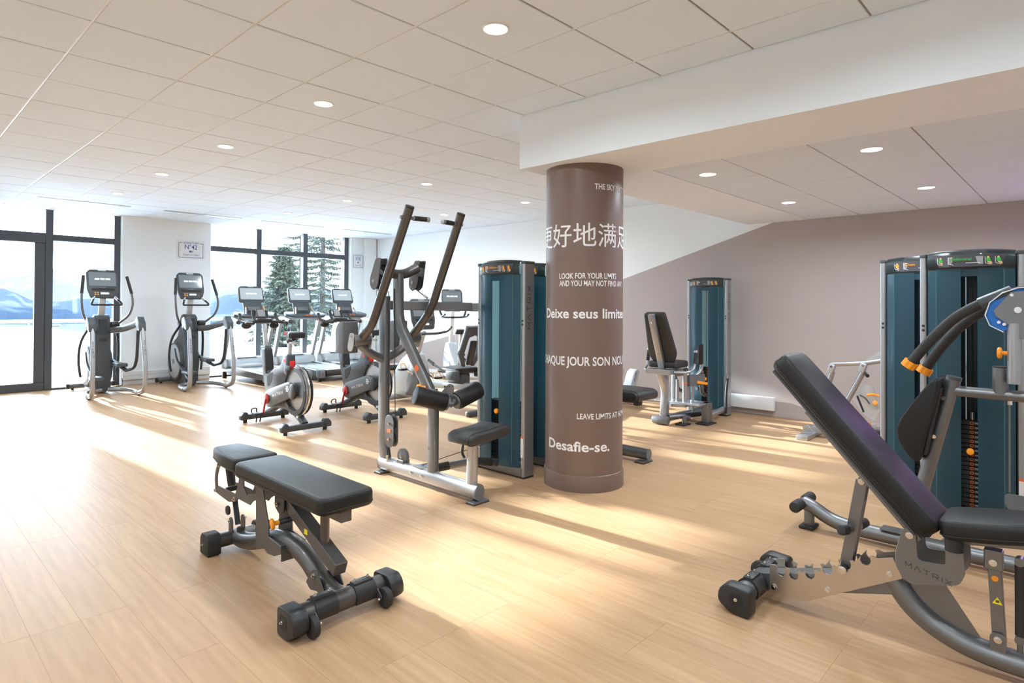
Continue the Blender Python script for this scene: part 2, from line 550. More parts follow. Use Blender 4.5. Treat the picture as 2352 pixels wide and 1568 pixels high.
def logo(M, h, m, parent, dot='red_print', t=None):
    """wide stroke lettering: height h, drawn in the XY plane of M"""
    t = t or h * 0.16
    mb = MB()
    def st(x0, y0, x1, y1):
        d = Vector((x1 - x0, y1 - y0, 0)); L = d.length; d.normalize(); nn = Vector((-d.y, d.x, 0)) * t / 2
        a, b = Vector((x0, y0, 0)), Vector((x1, y1, 0))
        mb.bm.faces.new([mb.bm.verts.new(M @ p) for p in (a - nn, b - nn, b + nn, a + nn)])
    x = 0.0
    w, g = h * 1.15, h * 0.55
    st(x, 0, x, h); st(x, h, x + w / 2, h * 0.35); st(x + w / 2, h * 0.35, x + w, h); st(x + w, h, x + w, 0); x += w + g
    ax = x
    st(x, 0, x + w / 2, h); st(x + w / 2, h, x + w, 0); x += w + g
    st(x, h, x + w, h); st(x + w / 2, h, x + w / 2, 0); x += w + g
    st(x, 0, x, h); st(x, h, x + w * 0.9, h); st(x + w * 0.9, h, x + w * 0.9, h * 0.45); st(x, h * 0.45, x + w * 0.9, h * 0.45); st(x + w * 0.45, h * 0.45, x + w, 0); x += w + g
    st(x, 0, x, h); x += g
    st(x, 0, x + w, h); st(x, h, x + w, 0)
    o = mb.build('lettering', m, parent, smooth=False)
    if dot:
        mb = MB(); c = Vector((ax + w / 2, h * 0.22, 0)); r = t * 0.55
        mb.bm.faces.new([mb.bm.verts.new(M @ (c + Vector((r * math.cos(k), r * math.sin(k), 0)))) for k in [i * PI / 4 for i in range(8)]])
        mb.build('lettering_dot', dot, parent, smooth=False)
    return o
LOGO_W = 1.15 * 5 + 0.55 * 5   # width of the lettering in heights

def bolt(parent, p, axis, r=0.011, m='chrome', name='bolt'):
    ax = Vector(axis).normalized()
    p = Vector(p)
    mb = MB()
    mb.cyl(p, p + ax * 0.006, r, 10)
    mb.cyl(p + ax * 0.006, p + ax * 0.013, r * 0.62, 6)
    return mb.build(name, m, parent)

def rrect(x0, x1, y0, y1, r, n=4):
    out = []
    for cx_, cy_, a0 in ((x1 - r, y1 - r, 0), (x0 + r, y1 - r, 90), (x0 + r, y0 + r, 180), (x1 - r, y0 + r, 270)):
        for k in range(n + 1):
            a = math.radians(a0 + 90 * k / n)
            out.append((cx_ + r * math.cos(a), cy_ + r * math.sin(a)))
    return out

def roundpoly(pts, r, n=4):
    P = [Vector((*p, 0)) for p in pts]
    out = []
    N = len(P)
    for i in range(N):
        a, b, c = P[i - 1], P[i], P[(i + 1) % N]
        d1, d2 = a - b, c - b
        rr_ = r[i] if isinstance(r, (list, tuple)) else r
        k = min(rr_, d1.length * 0.45, d2.length * 0.45)
        if k <= 0:
            out.append((b.x, b.y)); continue
        s_, t_ = b + d1.normalized() * k, b + d2.normalized() * k
        for j in range(n + 1):
            u = j / n
            q = s_ * (1 - u) ** 2 + b * 2 * u * (1 - u) + t_ * u * u
            out.append((q.x, q.y))
    return out

# ================================================================== THE SETTING
HC = 2.873      # main ceiling
HS = 2.457      # dropped ceiling
XW, XW2 = 7.90, 8.00
YW, YG = 11.95, 12.12
X0R, Y0R = -3.5, -3.5
GX, GY = 0.2012, 3.2165   # ceiling grid origin

# floor ------------------------------------------------------------
set_off()
fl = MB().box(X0R, XW2 + 0.15, Y0R, YG + 0.08, -0.12, -0.0008).build('floor', 'oak', None, smooth=False)
tag(fl, 'light oak vinyl plank floor', None); struct(fl)
PWD, PLN, GAP = 0.1775, 1.24, 0.0005
pl_me = MB()
pl_me.box(-PWD / 2 + GAP, PWD / 2 - GAP, -PLN / 2 + GAP, PLN / 2 - GAP, -0.003, 0.0)
pl_me = pl_me.mesh('plank', 'oak', smooth=False)
planks = []
row = 0
xr = 0.657 + PWD / 2 - PWD * 24
while xr < XW2:
    ph = random.choice((0, 0.62)) if row % 3 else (0.62 if row % 2 else 0)
    y = 3.22 - PLN * 6 + ph
    while y < YG + PLN:
        yc = y + PLN / 2
        y0, y1 = max(y, Y0R), min(y + PLN, YG)
        if y1 - y0 > 0.05:
            planks.append((xr, y0, y1))
        y += PLN
    xr += PWD
    row += 1
def in_view(x, y):
    a = math.degrees(math.atan2(y, x))
    return -2 < a < 88 and x > -0.2 and y > -0.2
vis = sorted([p for p in planks if in_view(p[0], (p[1] + p[2]) / 2) and abs(p[2] - p[1] - PLN) < 1e-6 and p[0] < XW - 0.1], key=lambda p: p[0] ** 2 + ((p[1] + p[2]) / 2) ** 2)
near = set(vis[:300])
for p in vis[:300]:
    inst('plank', pl_me, (p[0], (p[1] + p[2]) / 2, 0), fl)
pm = MB()
for p in planks:
    if p not in near and p[0] < XW2:
        pm.box(p[0] - PWD / 2 + GAP, min(p[0] + PWD / 2 - GAP, XW2 + 0.1), p[1] + GAP, p[2] - GAP, -0.004, 0.0)
o = pm.build('plank_field', 'oak', fl, smooth=False); o['kind'] = 'stuff'

# main ceiling ------------------------------------------------------
ce = MB().box(X0R, XW2 + 0.1, Y0R, YG + 0.1, HC + 0.03, HC + 0.12).build('ceiling', 'plaster', None, smooth=False)
tag(ce, 'white suspended tile ceiling', None); struct(ce)
TG = 0.006
tile_me = MB()
tile_me.box(-0.3 + TG, 0.3 - TG, -0.3 + TG, 0.3 - TG, 0.0, 0.018, 0.003, 1)
tile_me = tile_me.mesh('ceiling_tile', 'ceiling_tile', smooth=False)
rest = MB()
nt = 0
CY1 = 11.83
for a in range(-7, 14):
    for b in range(-12, 15):
        x0, y0 = GX + a * 0.6, GY + b * 0.6
        x1, y1 = min(x0 + 0.6, XW2), min(y0 + 0.6, CY1)
        x0c, y0c = max(x0, X0R), max(y0, Y0R)
        if x1 - x0c < 0.03 or y1 - y0c < 0.03:
            continue
        if x0 > 3.5 and y1 < 3.3:
            continue
        xe = min(x1, 3.515) if y0 + 0.3 < 3.2 and x0 < 3.515 < x1 else x1
        full = (xe - x0c > 0.599) and (y1 - y0c > 0.599)
        dz = random.uniform(-0.0012, 0.0012)
        if full and in_view((x0c + xe) / 2, (y0c + y1) / 2) and nt < 290:
            inst('ceiling_tile', tile_me, (x0c + 0.3, y0c + 0.3, HC + dz), ce)
            nt += 1
        elif in_view((x0c + xe) / 2, (y0c + y1) / 2):
            o = MB().box(x0c + TG, xe - TG, y0c + TG, y1 - TG, HC, HC + 0.018, 0.003, 1).build('ceiling_tile', 'ceiling_tile', ce, smooth=False)
        else:
            rest.box(x0c + TG, xe - TG, y0c + TG, y1 - TG, HC, HC + 0.018)
o = rest.build('ceiling_tile_field', 'ceiling_tile', ce, smooth=False); o['kind'] = 'stuff'
gb = MB()
for a in range(-6, 14):
    gb.box(GX + a * 0.6 - 0.012, GX + a * 0.6 + 0.012, Y0R, CY1, HC + 0.006, HC + 0.03)
gb.build('main_runner', 'grid_white', ce, smooth=False)
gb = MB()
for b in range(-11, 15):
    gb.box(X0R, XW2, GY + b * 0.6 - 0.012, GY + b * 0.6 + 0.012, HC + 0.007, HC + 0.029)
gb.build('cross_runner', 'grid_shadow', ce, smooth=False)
MB().box(X0R, XW2, CY1, CY1 + 0.02, HC - 0.004, HC + 0.03).build('edge_trim', 'grid_white', ce, smooth=False)
MB().box(X0R, XW2, CY1 + 0.02, YG + 0.1, HC + 0.005, HC + 0.03).build('window_soffit', 'plaster', ce, smooth=False)

# dropped ceiling with its bulkhead ---------------------------------
BX, BY = 3.515, 3.262
TX, TY = 4.245, 2.515
bl = MB()
bl.box(BX, TX, Y0R, BY, HS, HC + 0.03)
bl.box(TX, XW2, TY, BY, HS, HC + 0.03)
bl.box(TX, XW2, Y0R, TY, HS + 0.02, HC + 0.03)
bl = bl.build('ceiling_bulkhead', 'plaster', None, smooth=False)
tag(bl, 'white plaster bulkhead dropped above the taupe column', None); struct(bl)
xs_ = [TX + 0.006, 4.355] + [4.355 + 0.6 * k for k in range(1, 6)] + [XW]
ys_ = [TY - 0.006, 1.95] + [1.95 - 0.585 * k for k in range(1, 10)]
for i in range(len(xs_) - 1):
    for j in range(len(ys_) - 1):
        dz = random.uniform(-0.001, 0.001)
        MB().box(xs_[i] + 0.004, xs_[i + 1] - 0.004, ys_[j + 1] + 0.004, ys_[j] - 0.004, HS + dz, HS + 0.016, 0.003, 1).build('ceiling_tile', 'ceiling_tile', bl, smooth=False)
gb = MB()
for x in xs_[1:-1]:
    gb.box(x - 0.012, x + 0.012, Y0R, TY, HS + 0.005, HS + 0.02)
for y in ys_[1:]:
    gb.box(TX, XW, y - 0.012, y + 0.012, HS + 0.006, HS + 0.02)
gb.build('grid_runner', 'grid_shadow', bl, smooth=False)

# walls --------------------------------------------------------------
def pline(y):
    return 2.446 - 0.2154 * (y - 1.533)
def wall_poly(name, X, y0, y1, ztop):
    me = bpy.data.meshes.new(name)
    ycut = min(max(1.533, y0), y1)
    yb = min(1.533 + 2.446 / 0.2154, y1)
    V, F, mi = [], [], []
    def poly(pts, k):
        i0 = len(V)
        V.extend([(X, p[0], p[1]) for p in pts]); F.append(list(range(i0, i0 + len(pts)))); mi.append(k)
    tp = []
    if y0 < 1.533:
        tp = [(y0, 0), (y0, ztop), (ycut, ztop), (yb, pline(yb)), (yb, 0)]
        poly(tp, 1)
        poly([(ycut, ztop), (y1, ztop), (y1, pline(yb) if yb == y1 else 0), (yb, pline(yb))], 0)
    else:
        poly([(y0, 0), (y0, pline(y0)), (yb, pline(yb)), (yb, 0)], 1)
        poly([(y0, pline(y0)), (y0, ztop), (y1, ztop), (y1, pline(yb) if yb == y1 else 0), (yb, pline(yb))], 0)
    i0 = len(V)
    V.extend([(X + 0.02, y0, 0), (X + 0.02, y1, 0), (X + 0.02, y1, HC + 0.1), (X + 0.02, y0, HC + 0.1)])
    F.append([i0, i0 + 1, i0 + 2, i0 + 3]); mi.append(0)
    i0 = len(V)
    V.extend([(X, y1, 0), (X + 0.3, y1, 0), (X + 0.3, y1, HC), (X, y1, HC)])
    F.append([i0, i0 + 1, i0 + 2, i0 + 3]); mi.append(0)
    me.from_pydata(V, [], F)
    me.materials.append(MT['wall_white']); me.materials.append(MT['wall_taupe_lit'])
    for p, k in zip(me.polygons, mi):
        p.material_index = k
    o = bpy.data.objects.new(name, me); COL.objects.link(o)
    return struct(o)
w = wall_poly('wall_right', XW, Y0R, 6.85, HC); w['label'] = 'white wall with taupe paint below a slanting line'
# the upper white strip of the right wall between paint line and ceiling belongs to the same plaster
w = wall_poly('wall_right', XW2, 6.85, YG + 0.1, HC); w['label'] = 'set-back white wall end behind the bikes'
set_off()
for x0, x1, lab in ((2.965, 4.405, 'white wall pier between the two windows'), (7.385, XW2 + 0.02, 'white wall pier in the far corner')):
    o = MB().box(x0, x1, YW, YG + 0.25, -0.02, HC + 0.1, 0.004, 1).build('wall_far', 'wall_white', None, smooth=False); o['label'] = lab; struct(o)
o = MB().box(-4.5, XW2 + 0.2, YG - 0.06, YG + 0.2, HC + 0.0, HC + 0.3).build('wall_far', 'wall_white', None, smooth=False); o['label'] = 'header above the windows'; struct(o)
o = MB().box(X0R - 0.1, X0R, Y0R, YG + 0.1, -0.1, HC + 0.1).build('wall_left', 'wall_white', None, smooth=False); struct(o); o['label'] = 'white side wall behind the camera'
o = MB().box(X0R - 0.1, XW2 + 0.2, Y0R - 0.1, Y0R, -0.1, HC + 0.1).build('wall_back', 'wall_white', None, smooth=False); struct(o); o['label'] = 'white wall behind the camera'
# skirting and trunking
o = MB().box(XW - 0.014, XW, Y0R, 6.85, 0.0, 0.07, 0.003, 1).build('baseboard_right', 'wall_taupe_lit', None, smooth=False); struct(o)
o = MB().box(XW2 - 0.014, XW2, 6.86, YW, 0.0, 0.07, 0.003, 1).build('baseboard_right', 'white_gloss', None, smooth=False); struct(o)
bb = MB().box(2.97, 4.40, YW - 0.012, YW, 0.0, 0.06, 0.002, 1).build('baseboard_far', 'white_gloss', None, smooth=False); struct(bb)
tk = MB()
tk.box(2.98, 4.40, YW - 0.045, YW - 0.001, 0.085, 0.155, 0.004, 1)
tk.box(2.98, 4.40, YW - 0.042, YW - 0.001, 0.158, 0.225, 0.004, 1)
o = tk.build('trim_1', 'white_gloss', None, smooth=False); o['label'] = 'white cable trunking along the window pier'; struct(o)
o = MB().box(7.70, 7.98, YW - 0.10, YW - 0.001, 0.0, HC, 0.004, 1).build('trim_2', 'wall_white', None, smooth=False); o['label'] = 'white boxed pipe casing in the far corner'; struct(o)

# windows -------------------------------------------------------------
def window(name, label, xs, x_frame, transoms, zt=2.86, sill=0.03, fw_=0.1):
    """xs: mullion centre list, x_frame: (left,right)"""
    set_off(((x_frame[0] + x_frame[1]) / 2, YG, 0))
    w_ = bpy.data.objects.new(name, None); COL.objects.link(w_); w_.location = OFF
    w_['label'] = label; struct(w_)
    def fr(nm, x0, x1, z0, z1, d=0.06):
        MB().box(x0, x1, YG - d, YG + d, z0, z1, 0.006, 1).build(nm, 'window_frame', w_, smooth=False)
    for x in xs:
        fr('mullion', x - fw_ / 2, x + fw_ / 2, 0.0, zt + 0.02)
    edges = sorted(xs)
    for i in range(len(edges) - 1):
        a, b = edges[i] + fw_ / 2, edges[i + 1] - fw_ / 2
        fr('bottom_rail', a, b, 0.0, sill)
        fr('transom', a, b, *transoms)
        MB().box(a, b, YG - 0.008, YG + 0.008, sill, transoms[0]).build('pane', 'glass', w_, smooth=False)
        MB().box(a, b, YG - 0.008, YG + 0.008, transoms[1], zt + 0.02).build('pane', 'glass', w_, smooth=False)
    return w_
w1 = window('window_1', 'dark framed fixed glazing beside the glass door', [1.985, 2.925], (1.94, 2.97), (2.385, 2.485))
w2 = window('window_2', 'wide dark framed window behind the treadmills', [4.37, 5.37, 6.36, 7.335], (4.42, 7.38), (2.385, 2.485))
set_off()
o = MB().box(X0R - 0.1, 1.05, YW, YG + 0.25, -0.02, HC + 0.1).build('wall_far', 'wall_white', None, smooth=False); o['label'] = 'white wall left of the glass door'; struct(o)
# glass door
set_off((1.3, YG, 0))
d1 = bpy.data.objects.new('door_1', None); COL.objects.link(d1); d1.location = OFF; d1['label'] = 'dark framed glass terrace door'; struct(d1)
def dfr(nm, x0, x1, z0, z1, d=0.05):
    MB().box(x0, x1, YG - d, YG + d, z0, z1, 0.006, 1).build(nm, 'window_frame', d1, smooth=False)
dfr('door_head', 1.05, 1.935, 2.34, 2.50, 0.06)
dfr('bottom_rail', 1.05, 1.935, 0.0, 0.13)
dfr('stile', 1.80, 1.935, 0.13, 2.34)
dfr('stile', 1.05, 1.18, 0.13, 2.34)
MB().box(1.18, 1.80, YG - 0.008, YG + 0.008, 0.13, 2.34).build('pane', 'glass', d1, smooth=False)
MB().box(1.05, 1.935, YG - 0.008, YG + 0.008, 2.50, 2.88).build('pane', 'glass', d1, smooth=False)
MB().tube([(1.11, YG - 0.05, 1.0), (1.11, YG - 0.10, 1.0), (1.23, YG - 0.10, 1.0)], 0.009, 10, 0.02).build('handle', 'silver', d1)

# column -----------------------------------------------------------------
CXC, CYC, CR = 3.912, 2.926, 0.303
set_off((CXC, CYC, 0))
mb = MB()
mb.tube([(CXC, CYC, 0.0), (CXC, CYC, HS)], CR, 72)
colm = mb.build('column', 'column_taupe', None)
tag(colm, 'round taupe column printed with white slogans under the bulkhead', 'column')
mb = MB()
prof = [(0, 0.0), (0.009, 0.0), (0.009, 0.112), (0.006, 0.120), (0.0, 0.124)]
n_ = 72
rings = [[mb.bm.verts.new((CXC + (CR + dr) * math.cos(2 * PI * k / n_), CYC + (CR + dr) * math.sin(2 * PI * k / n_), z)) for k in range(n_)] for dr, z in prof]
for i in range(len(rings) - 1):
    for k in range(n_):
        mb.bm.faces.new((rings[i][k], rings[i][(k + 1) % n_], rings[i + 1][(k + 1) % n_], rings[i + 1][k]))
mb.build('skirting_ring', 'column_taupe', colm)

def col_text(txt, a0, z, cap, width=None, bold=0.0, capr=0.70):
    size = cap / capr
    bm = text_bm(txt, size, bold)
    if not bm.verts:
        return
    x0 = min(v.co.x for v in bm.verts); x1 = max(v.co.x for v in bm.verts)
    k = (width / (x1 - x0)) if width else 1.0
    for v in bm.verts: v.co.x = (v.co.x - x0) * k
    W = (x1 - x0) * k
    s = 0.02
    xx = s
    while xx < W:
        bmesh.ops.bisect_plane(bm, geom=bm.verts[:] + bm.edges[:] + bm.faces[:], plane_co=(xx, 0, 0), plane_no=(1, 0, 0))
        xx += s
    R = CR + 0.0012
    for v in bm.verts:
        a = math.radians(a0) + v.co.x / R
        v.co = Vector((CXC + R * math.cos(a), CYC + R * math.sin(a), z + v.co.y))
    mb = MB(); mb.bm.free(); mb.bm = bm
    o = mb.build('slogan', 'white_print', colm, smooth=False)
    o['label'] = 'white printed lettering'
col_text("THE SKY ISN'T THE LIMIT", 231.2, 2.259, 0.042, bold=0.0012, width=0.52)
col_text("更好地满足", 131.0, 1.845, 0.165, width=0.92, capr=0.86, bold=0.0006)
col_text("LOOK FOR YOUR LIMITS", 178.8, 1.592, 0.041, width=0.478, bold=0.001)
col_text("AND YOU MAY NOT FIND ANY", 178.8, 1.536, 0.041, width=0.575, bold=0.001)
col_text("Deixe seus limites", 146.0, 1.296, 0.072, width=0.80, bold=0.0022)
col_text("CHAQUE JOUR SON NOUVEAU", 133.0, 0.943, 0.064, width=1.02, bold=0.0018)
col_text("LEAVE LIMITS AT HOME", 207.3, 0.546, 0.041, width=0.49, bold=0.001)
col_text("Desafie-se.", 157.0, 0.305, 0.072, width=0.526, bold=0.0022)

# wall signs ------------------------------------------------------------
def sign(label, x0, x1, z0, z1, parent_y):
    y = parent_y
    set_off(((x0 + x1) / 2, y, (z0 + z1) / 2))
    s_ = MB().box(x0 - 0.035, x1 + 0.035, y - 0.004, y - 0.0005, z0 - 0.03, z1 + 0.045).build('wall_sign', 'white_gloss', None, smooth=False)
    tag(s_, label, 'sign', 'numbered signature signs on the window wall')
    f = MB(); t = 0.008; yy = y - 0.0048
    def strip(a0, a1, b0, b1): f.quad((a0, yy, b0), (a1, yy, b0), (a1, yy, b1), (a0, yy, b1))
    strip(x0, x0 + t, z0, z1); strip(x1 - t, x1, z0, z1); strip(x0, x1, z0, z0 + t)
    W = x1 - x0
    strip(x0, x0 + 0.14 * W, z1 - t, z1); strip(x1 - 0.14 * W, x1, z1 - t, z1)
    f.build('printed_border', 'blue_print', s_, smooth=False)
    H_ = z1 - z0; xc = (x0 + x1) / 2
    def tx(txt, zz, size, width, bold=0.0):
        M = Matrix.Translation((xc, yy, z0 + zz * H_)) @ Matrix.Rotation(PI / 2, 4, 'X')
        text_obj('lettering', txt, size, M, 'blue_print', s_, bold, width, 'CENTER')
    tx('SIGNATURE', 0.93, 0.055, 0.62 * W)
    tx('N°42', 0.58, 0.115, 0.50 * W, 0.001)
    tx('MH', 0.36, 0.05, 0.15 * W, 0.002)
    tx("Courir à l'infini", 0.14, 0.05, 0.64 * W)
sign('white sign with blue print N°42 on the pier between the windows', 3.845, 4.265, 2.225, 2.495, YW)
sign('white sign with blue print N°42 on the pier in the far corner', 7.435, 7.69, 2.215, 2.485, YW)

# ================================================================== OUTSIDE
def vnoise(x, y, seed=0):
    def h(i, j):
        n = (i * 374761393 + j * 668265263 + seed * 1442695041) & 0xffffffff
        n = ((n ^ (n >> 13)) * 1274126177) & 0xffffffff
        return ((n ^ (n >> 16)) & 0xffff) / 65535.0
    xi, yi = math.floor(x), math.floor(y)
    fx, fy = x - xi, y - yi
    fx, fy = fx * fx * (3 - 2 * fx), fy * fy * (3 - 2 * fy)
    a, b, c, d = h(xi, yi), h(xi + 1, yi), h(xi, yi + 1), h(xi + 1, yi + 1)
    return (a * (1 - fx) + b * fx) * (1 - fy) + (c * (1 - fx) + d * fx) * fy
def fbm(x, y, o=5, seed=0, g=0.5):
    s, a, f = 0, 1, 1
    t = 0
    for k in range(o):
        s += a * vnoise(x * f, y * f, seed + k); t += a
        a *= g; f *= 2.03
    return s / t

set_off()
sn = MB()
NX, NY = 150, 120
gx0, gx1, gy0, gy1 = -14.0, 42.0, YG + 0.07, 40.0
grid = []
for j in range(NY + 1):
    v = (j / NY) ** 1.25
    y = gy0 + (gy1 - gy0) * v
    r_ = []
    for i in range(NX + 1):
        x = gx0 + (gx1 - gx0) * i / NX
        d = y - gy0
        z = -0.06 + min(1, d / 3.0) * (0.30 * (fbm(x * 0.9, y * 0.9, 5, 3) - 0.5) + 0.12 * (fbm(x * 2.6, y * 2.6, 3, 9) - 0.5))
        bank = math.exp(-((y - 27.5) / 1.6) ** 2) * (0.30 + 0.35 * fbm(x * 0.5, 2.2, 4, 5))
        z += bank
        if y > 29: z -= (y - 29) * 0.35
        if x > 12: z -= min((x - 12) * 0.16, 2.4) * min(1, d / 5)
        r_.append(sn.bm.verts.new((x, y, z)))
    grid.append(r_)
for j in range(NY):
    for i in range(NX):
        sn.bm.faces.new((grid[j][i], grid[j][i + 1], grid[j + 1][i + 1], grid[j + 1][i]))
o = sn.build('snowy_terrace', 'snow', None, ang=80); struct(o); o['label'] = 'trampled snow on the terrace outside'

# glass balustrade at the terrace edge
rl = thing('terrace_railing', 'white railing with glass infill at the far edge of the snowy terrace', 'railing', (6, 29.2, 0))
mb = MB()
mb.box(-8, 22, 29.15, 29.25, 0.62, 0.75, 0.01, 1)
mb.build('top_rail', 'plastic_white', rl)
pm_ = None
for k in range(11):
    x = -6.2 + 2.6 * k
    MB().box(x - 0.03, x + 0.03, 29.17, 29.23, -0.6, 0.62).build('post', 'plastic_white', rl, smooth=False)
    MB().box(x + 0.05, x + 2.55, 29.195, 29.205, -0.5, 0.58).build('pane', 'glass', rl, smooth=False)

# mountains
def ridge(name, label, R0, R1, base, ctrl, mat_, seed, rough):
    mb = MB()
    na, nr = 150, 26
    a0, a1 = 25.0, 118.0
    rows = []
    for j in range(nr + 1):
        t = j / nr
        R = R0 + (R1 - R0) * t
        row_ = []
        for i in range(na + 1):
            az = a0 + (a1 - a0) * i / na
            h = ctrl[0][1]
            for (p, hp), (q, hq) in zip(ctrl[:-1], ctrl[1:]):
                if p <= az <= q:
                    u = (az - p) / (q - p); u = u * u * (3 - 2 * u)
                    h = hp + (hq - hp) * u
            if az > ctrl[-1][0]: h = ctrl[-1][1]
            n1 = abs(fbm(az * 0.55 + 40, t * 5, 6, seed) - 0.5) * 2
            crest = math.sin(min(t / 0.75, 1) * PI / 2)
            z = base + (h - base) * crest + rough * (0.5 - n1) * crest * (0.4 + 0.6 * t)
            a = math.radians(az)
            row_.append(mb.bm.verts.new((R * math.cos(a), R * math.sin(a), z)))
        rows.append(row_)
    for j in range(nr):
        for i in range(na):
            mb.bm.faces.new((rows[j][i], rows[j][i + 1], rows[j + 1][i + 1], rows[j + 1][i]))
    o = mb.build(name, mat_, None, ang=75)
    return tag(o, label, 'mountain')
ridge('mountain_range', 'pale snowy mountain range along the skyline outside the windows', 2300, 3600, -250,
      [(25, 60), (55, 75), (63, 55), (65.8, 70), (67.5, 122), (69, 100), (71, 80), (75, 95), (77, 82), (79, 100), (81.3, 150), (83, 105), (86, 88), (92, 110), (100, 60), (118, 60)], 'mountain_far', 11, 55)
ridge('mountain_ridge', 'bluish wooded ridge in front of the snowy mountain range', 1250, 2000, -220,
      [(25, 0), (60, -5), (65, 8), (68, 22), (71, -12), (75, -22), (78, 6), (81, -4), (83.5, 26), (87, 18), (118, 0)], 'mountain_mid', 23, 22)
ridge('foothill', 'dark blue foothill below the mountain ridges', 620, 1050, -200,
      [(25, -25), (62, -22), (67, -15), (70, -30), (76, -34), (80, -13), (84, -9), (88, -24), (118, -25)], 'mountain_near', 31, 14)

# spruces
def spruce(label, x, y, z0, H_, rad, seed):
    rnd = random.Random(seed)
    t = thing('spruce_tree', label, 'tree', (x, y, z0), 'spruce trees outside the wide window')
    MB().tube([(x, y, z0), (x + 0.03, y, z0 + H_ * 0.5), (x, y, z0 + H_)], 0.16, 8, scl=[1, 0.6, 0.08]).build('trunk', 'bark', t)
    br, fo = MB(), MB()
    zz = 0.10 * H_
    while zz < H_ * 0.985:
        f = zz / H_
        n_b = rnd.randint(5, 7)
        ph = rnd.random() * 6.28
        for k in range(n_b):
            a = ph + k * 6.283 / n_b + rnd.uniform(-0.3, 0.3)
            L = rad * (1 - f) ** 0.75 * rnd.uniform(0.65, 1.15) + 0.10
            dx, dy = math.cos(a), math.sin(a)
            P = []
            for q in range(6):
                u = q / 5
                P.append(Vector((x + dx * L * u, y + dy * L * u, z0 + zz - 0.30 * L * u + 0.24 * L * u * u + rnd.uniform(-0.03, 0.03))))
            br.tube(P, 0.022, 4, cap=False, scl=[1, .8, .6, .5, .35, .2])
            nb = int(12 + 16 * L)
            for q in range(nb):
                u = 0.16 + 0.84 * (q + rnd.random()) / nb
                i = min(4, int(u * 5)); w_ = u * 5 - i
                c = P[i] * (1 - w_) + P[i + 1] * w_
                for sd in (-1, 1):
                    ln = (0.14 + 0.34 * (1 - u) * L / rad) * rnd.uniform(0.6, 1.2)
                    d = Vector((dx * 0.75 - sd * dy * 0.75, dy * 0.75 + sd * dx * 0.75, rnd.uniform(-0.75, 0.08))).normalized()
                    for s2 in range(3):
                        b0 = c + d * ln * s2 / 3
                        e2 = b0 + (d + Vector((rnd.uniform(-.5, .5), rnd.uniform(-.5, .5), rnd.uniform(-.6, .25)))).normalized() * ln * 0.48
                        wv_ = (e2 - b0).cross(Vector((rnd.uniform(-1, 1), rnd.uniform(-1, 1), 1))).normalized() * 0.024
                        fo.bm.faces.new([fo.bm.verts.new(v_) for v_ in (b0 - wv_, e2, b0 + wv_)])
        zz += H_ * 0.026 * rnd.uniform(0.8, 1.2)
    br.build('branches', 'bark', t)
    o = fo.build('foliage', 'needles', t, smooth=False); o['kind'] = 'stuff'
spruce('small spruce, lowest and leftmost of the trees outside the wide window', 9.75, 20.0, -0.15, 3.55, 1.15, 3)
spruce('tall spruce between the small spruce and the right-hand spruce outside', 16.05, 31.0, -3.4, 12.5, 1.9, 8)
spruce('tall spruce nearest the right edge of the wide window', 13.6, 24.3, -0.7, 9.6, 1.8, 14)

set_off((8.1, 14.0, 0))
tag(MB().bar((8.03, 14.0, -0.2), (8.62, 14.05, 2.9), 0.10, 0.12, 0.006).build('timber_prop', 'timber', None, smooth=False), 'slanting timber prop outside near the right edge of the window', 'timber prop')

# ================================================================== CEILING FITTINGS
def downlight(label, x, y, z, view=True):
    t = thing('downlight', label, 'downlight', (x, y, z), 'round recessed downlights')
    mb = MB()
    mb.torus((x, y, z - 0.002), (0, 0, 1), 0.068, 0.006, 28, 6)
    mb.build('trim_ring', 'white_gloss', t)
    mb = MB()
    mb.cyl((x, y, z - 0.004), (x, y, z - 0.0005), 0.064, 28)
    mb.build('lens', 'lamp_lens', t)
    ld = bpy.data.lights.new('downlight_lamp', 'AREA')
    ld.shape = 'DISK'; ld.size = 0.12; ld.energy = LAMP_POWER; ld.color = (0.78, 0.91, 1.0)
    ld.spread = math.radians(165)
    lo = bpy.data.objects.new('lamp', ld); COL.objects.link(lo)
    lo.parent = t; lo.location = (0, 0, -0.012)
    return t
names = {(3, -2): 'downlight in the nearest ceiling tile, largest of all, above the column side',
         (3, 1): 'second downlight of the long row left of the bulkhead',
         (3, 4): 'third downlight of the long row left of the bulkhead',
         (3, 7): 'fourth downlight of the long row left of the bulkhead',
         (3, 10): 'downlight nearest the pier between the windows',
         (7, 4): 'middle-row downlight nearest the lat pulldown arms',
         (7, 7): 'middle-row downlight between its two neighbours towards the wide window',
         (7, 10): 'middle-row downlight nearest the wide window',
         (10, 4): 'downlight beside the column near the white wall',
         (10, 7): 'downlight near the white wall behind the lat pulldown grips',
         (10, 10): 'downlight nearest the far corner by the casing'}
for (a, b), lab in names.items():
    downlight(lab, GX + (a + 0.5) * 0.6, GY + (b + 0.5) * 0.6, HC)
for a in (-1, -5):
    for b in (-8, -5, -2, 1, 4, 7, 10):
        downlight('recessed downlight over the side aisle left of the picture', GX + (a + 0.5) * 0.6, GY + (b + 0.5) * 0.6, HC)
for b in (-8, -5):
    downlight('recessed downlight behind the photographer', GX + 3.5 * 0.6, GY + (b + 0.5) * 0.6, HC)
for x, y, lab in ((4.655, 1.08, 'downlight of the dropped ceiling nearest the right edge'), (4.655, 2.25, 'downlight of the dropped ceiling nearest the column'),
                  (6.47, 1.07, 'downlight of the dropped ceiling above the two dark weight towers'), (6.47, 2.25, 'downlight of the dropped ceiling above the hip machine'),
                  (4.655, -0.7, 'downlight of the dropped ceiling right of the picture'), (6.47, -0.7, 'downlight of the dropped ceiling right of the picture')):
    downlight(lab, x, y, HS)

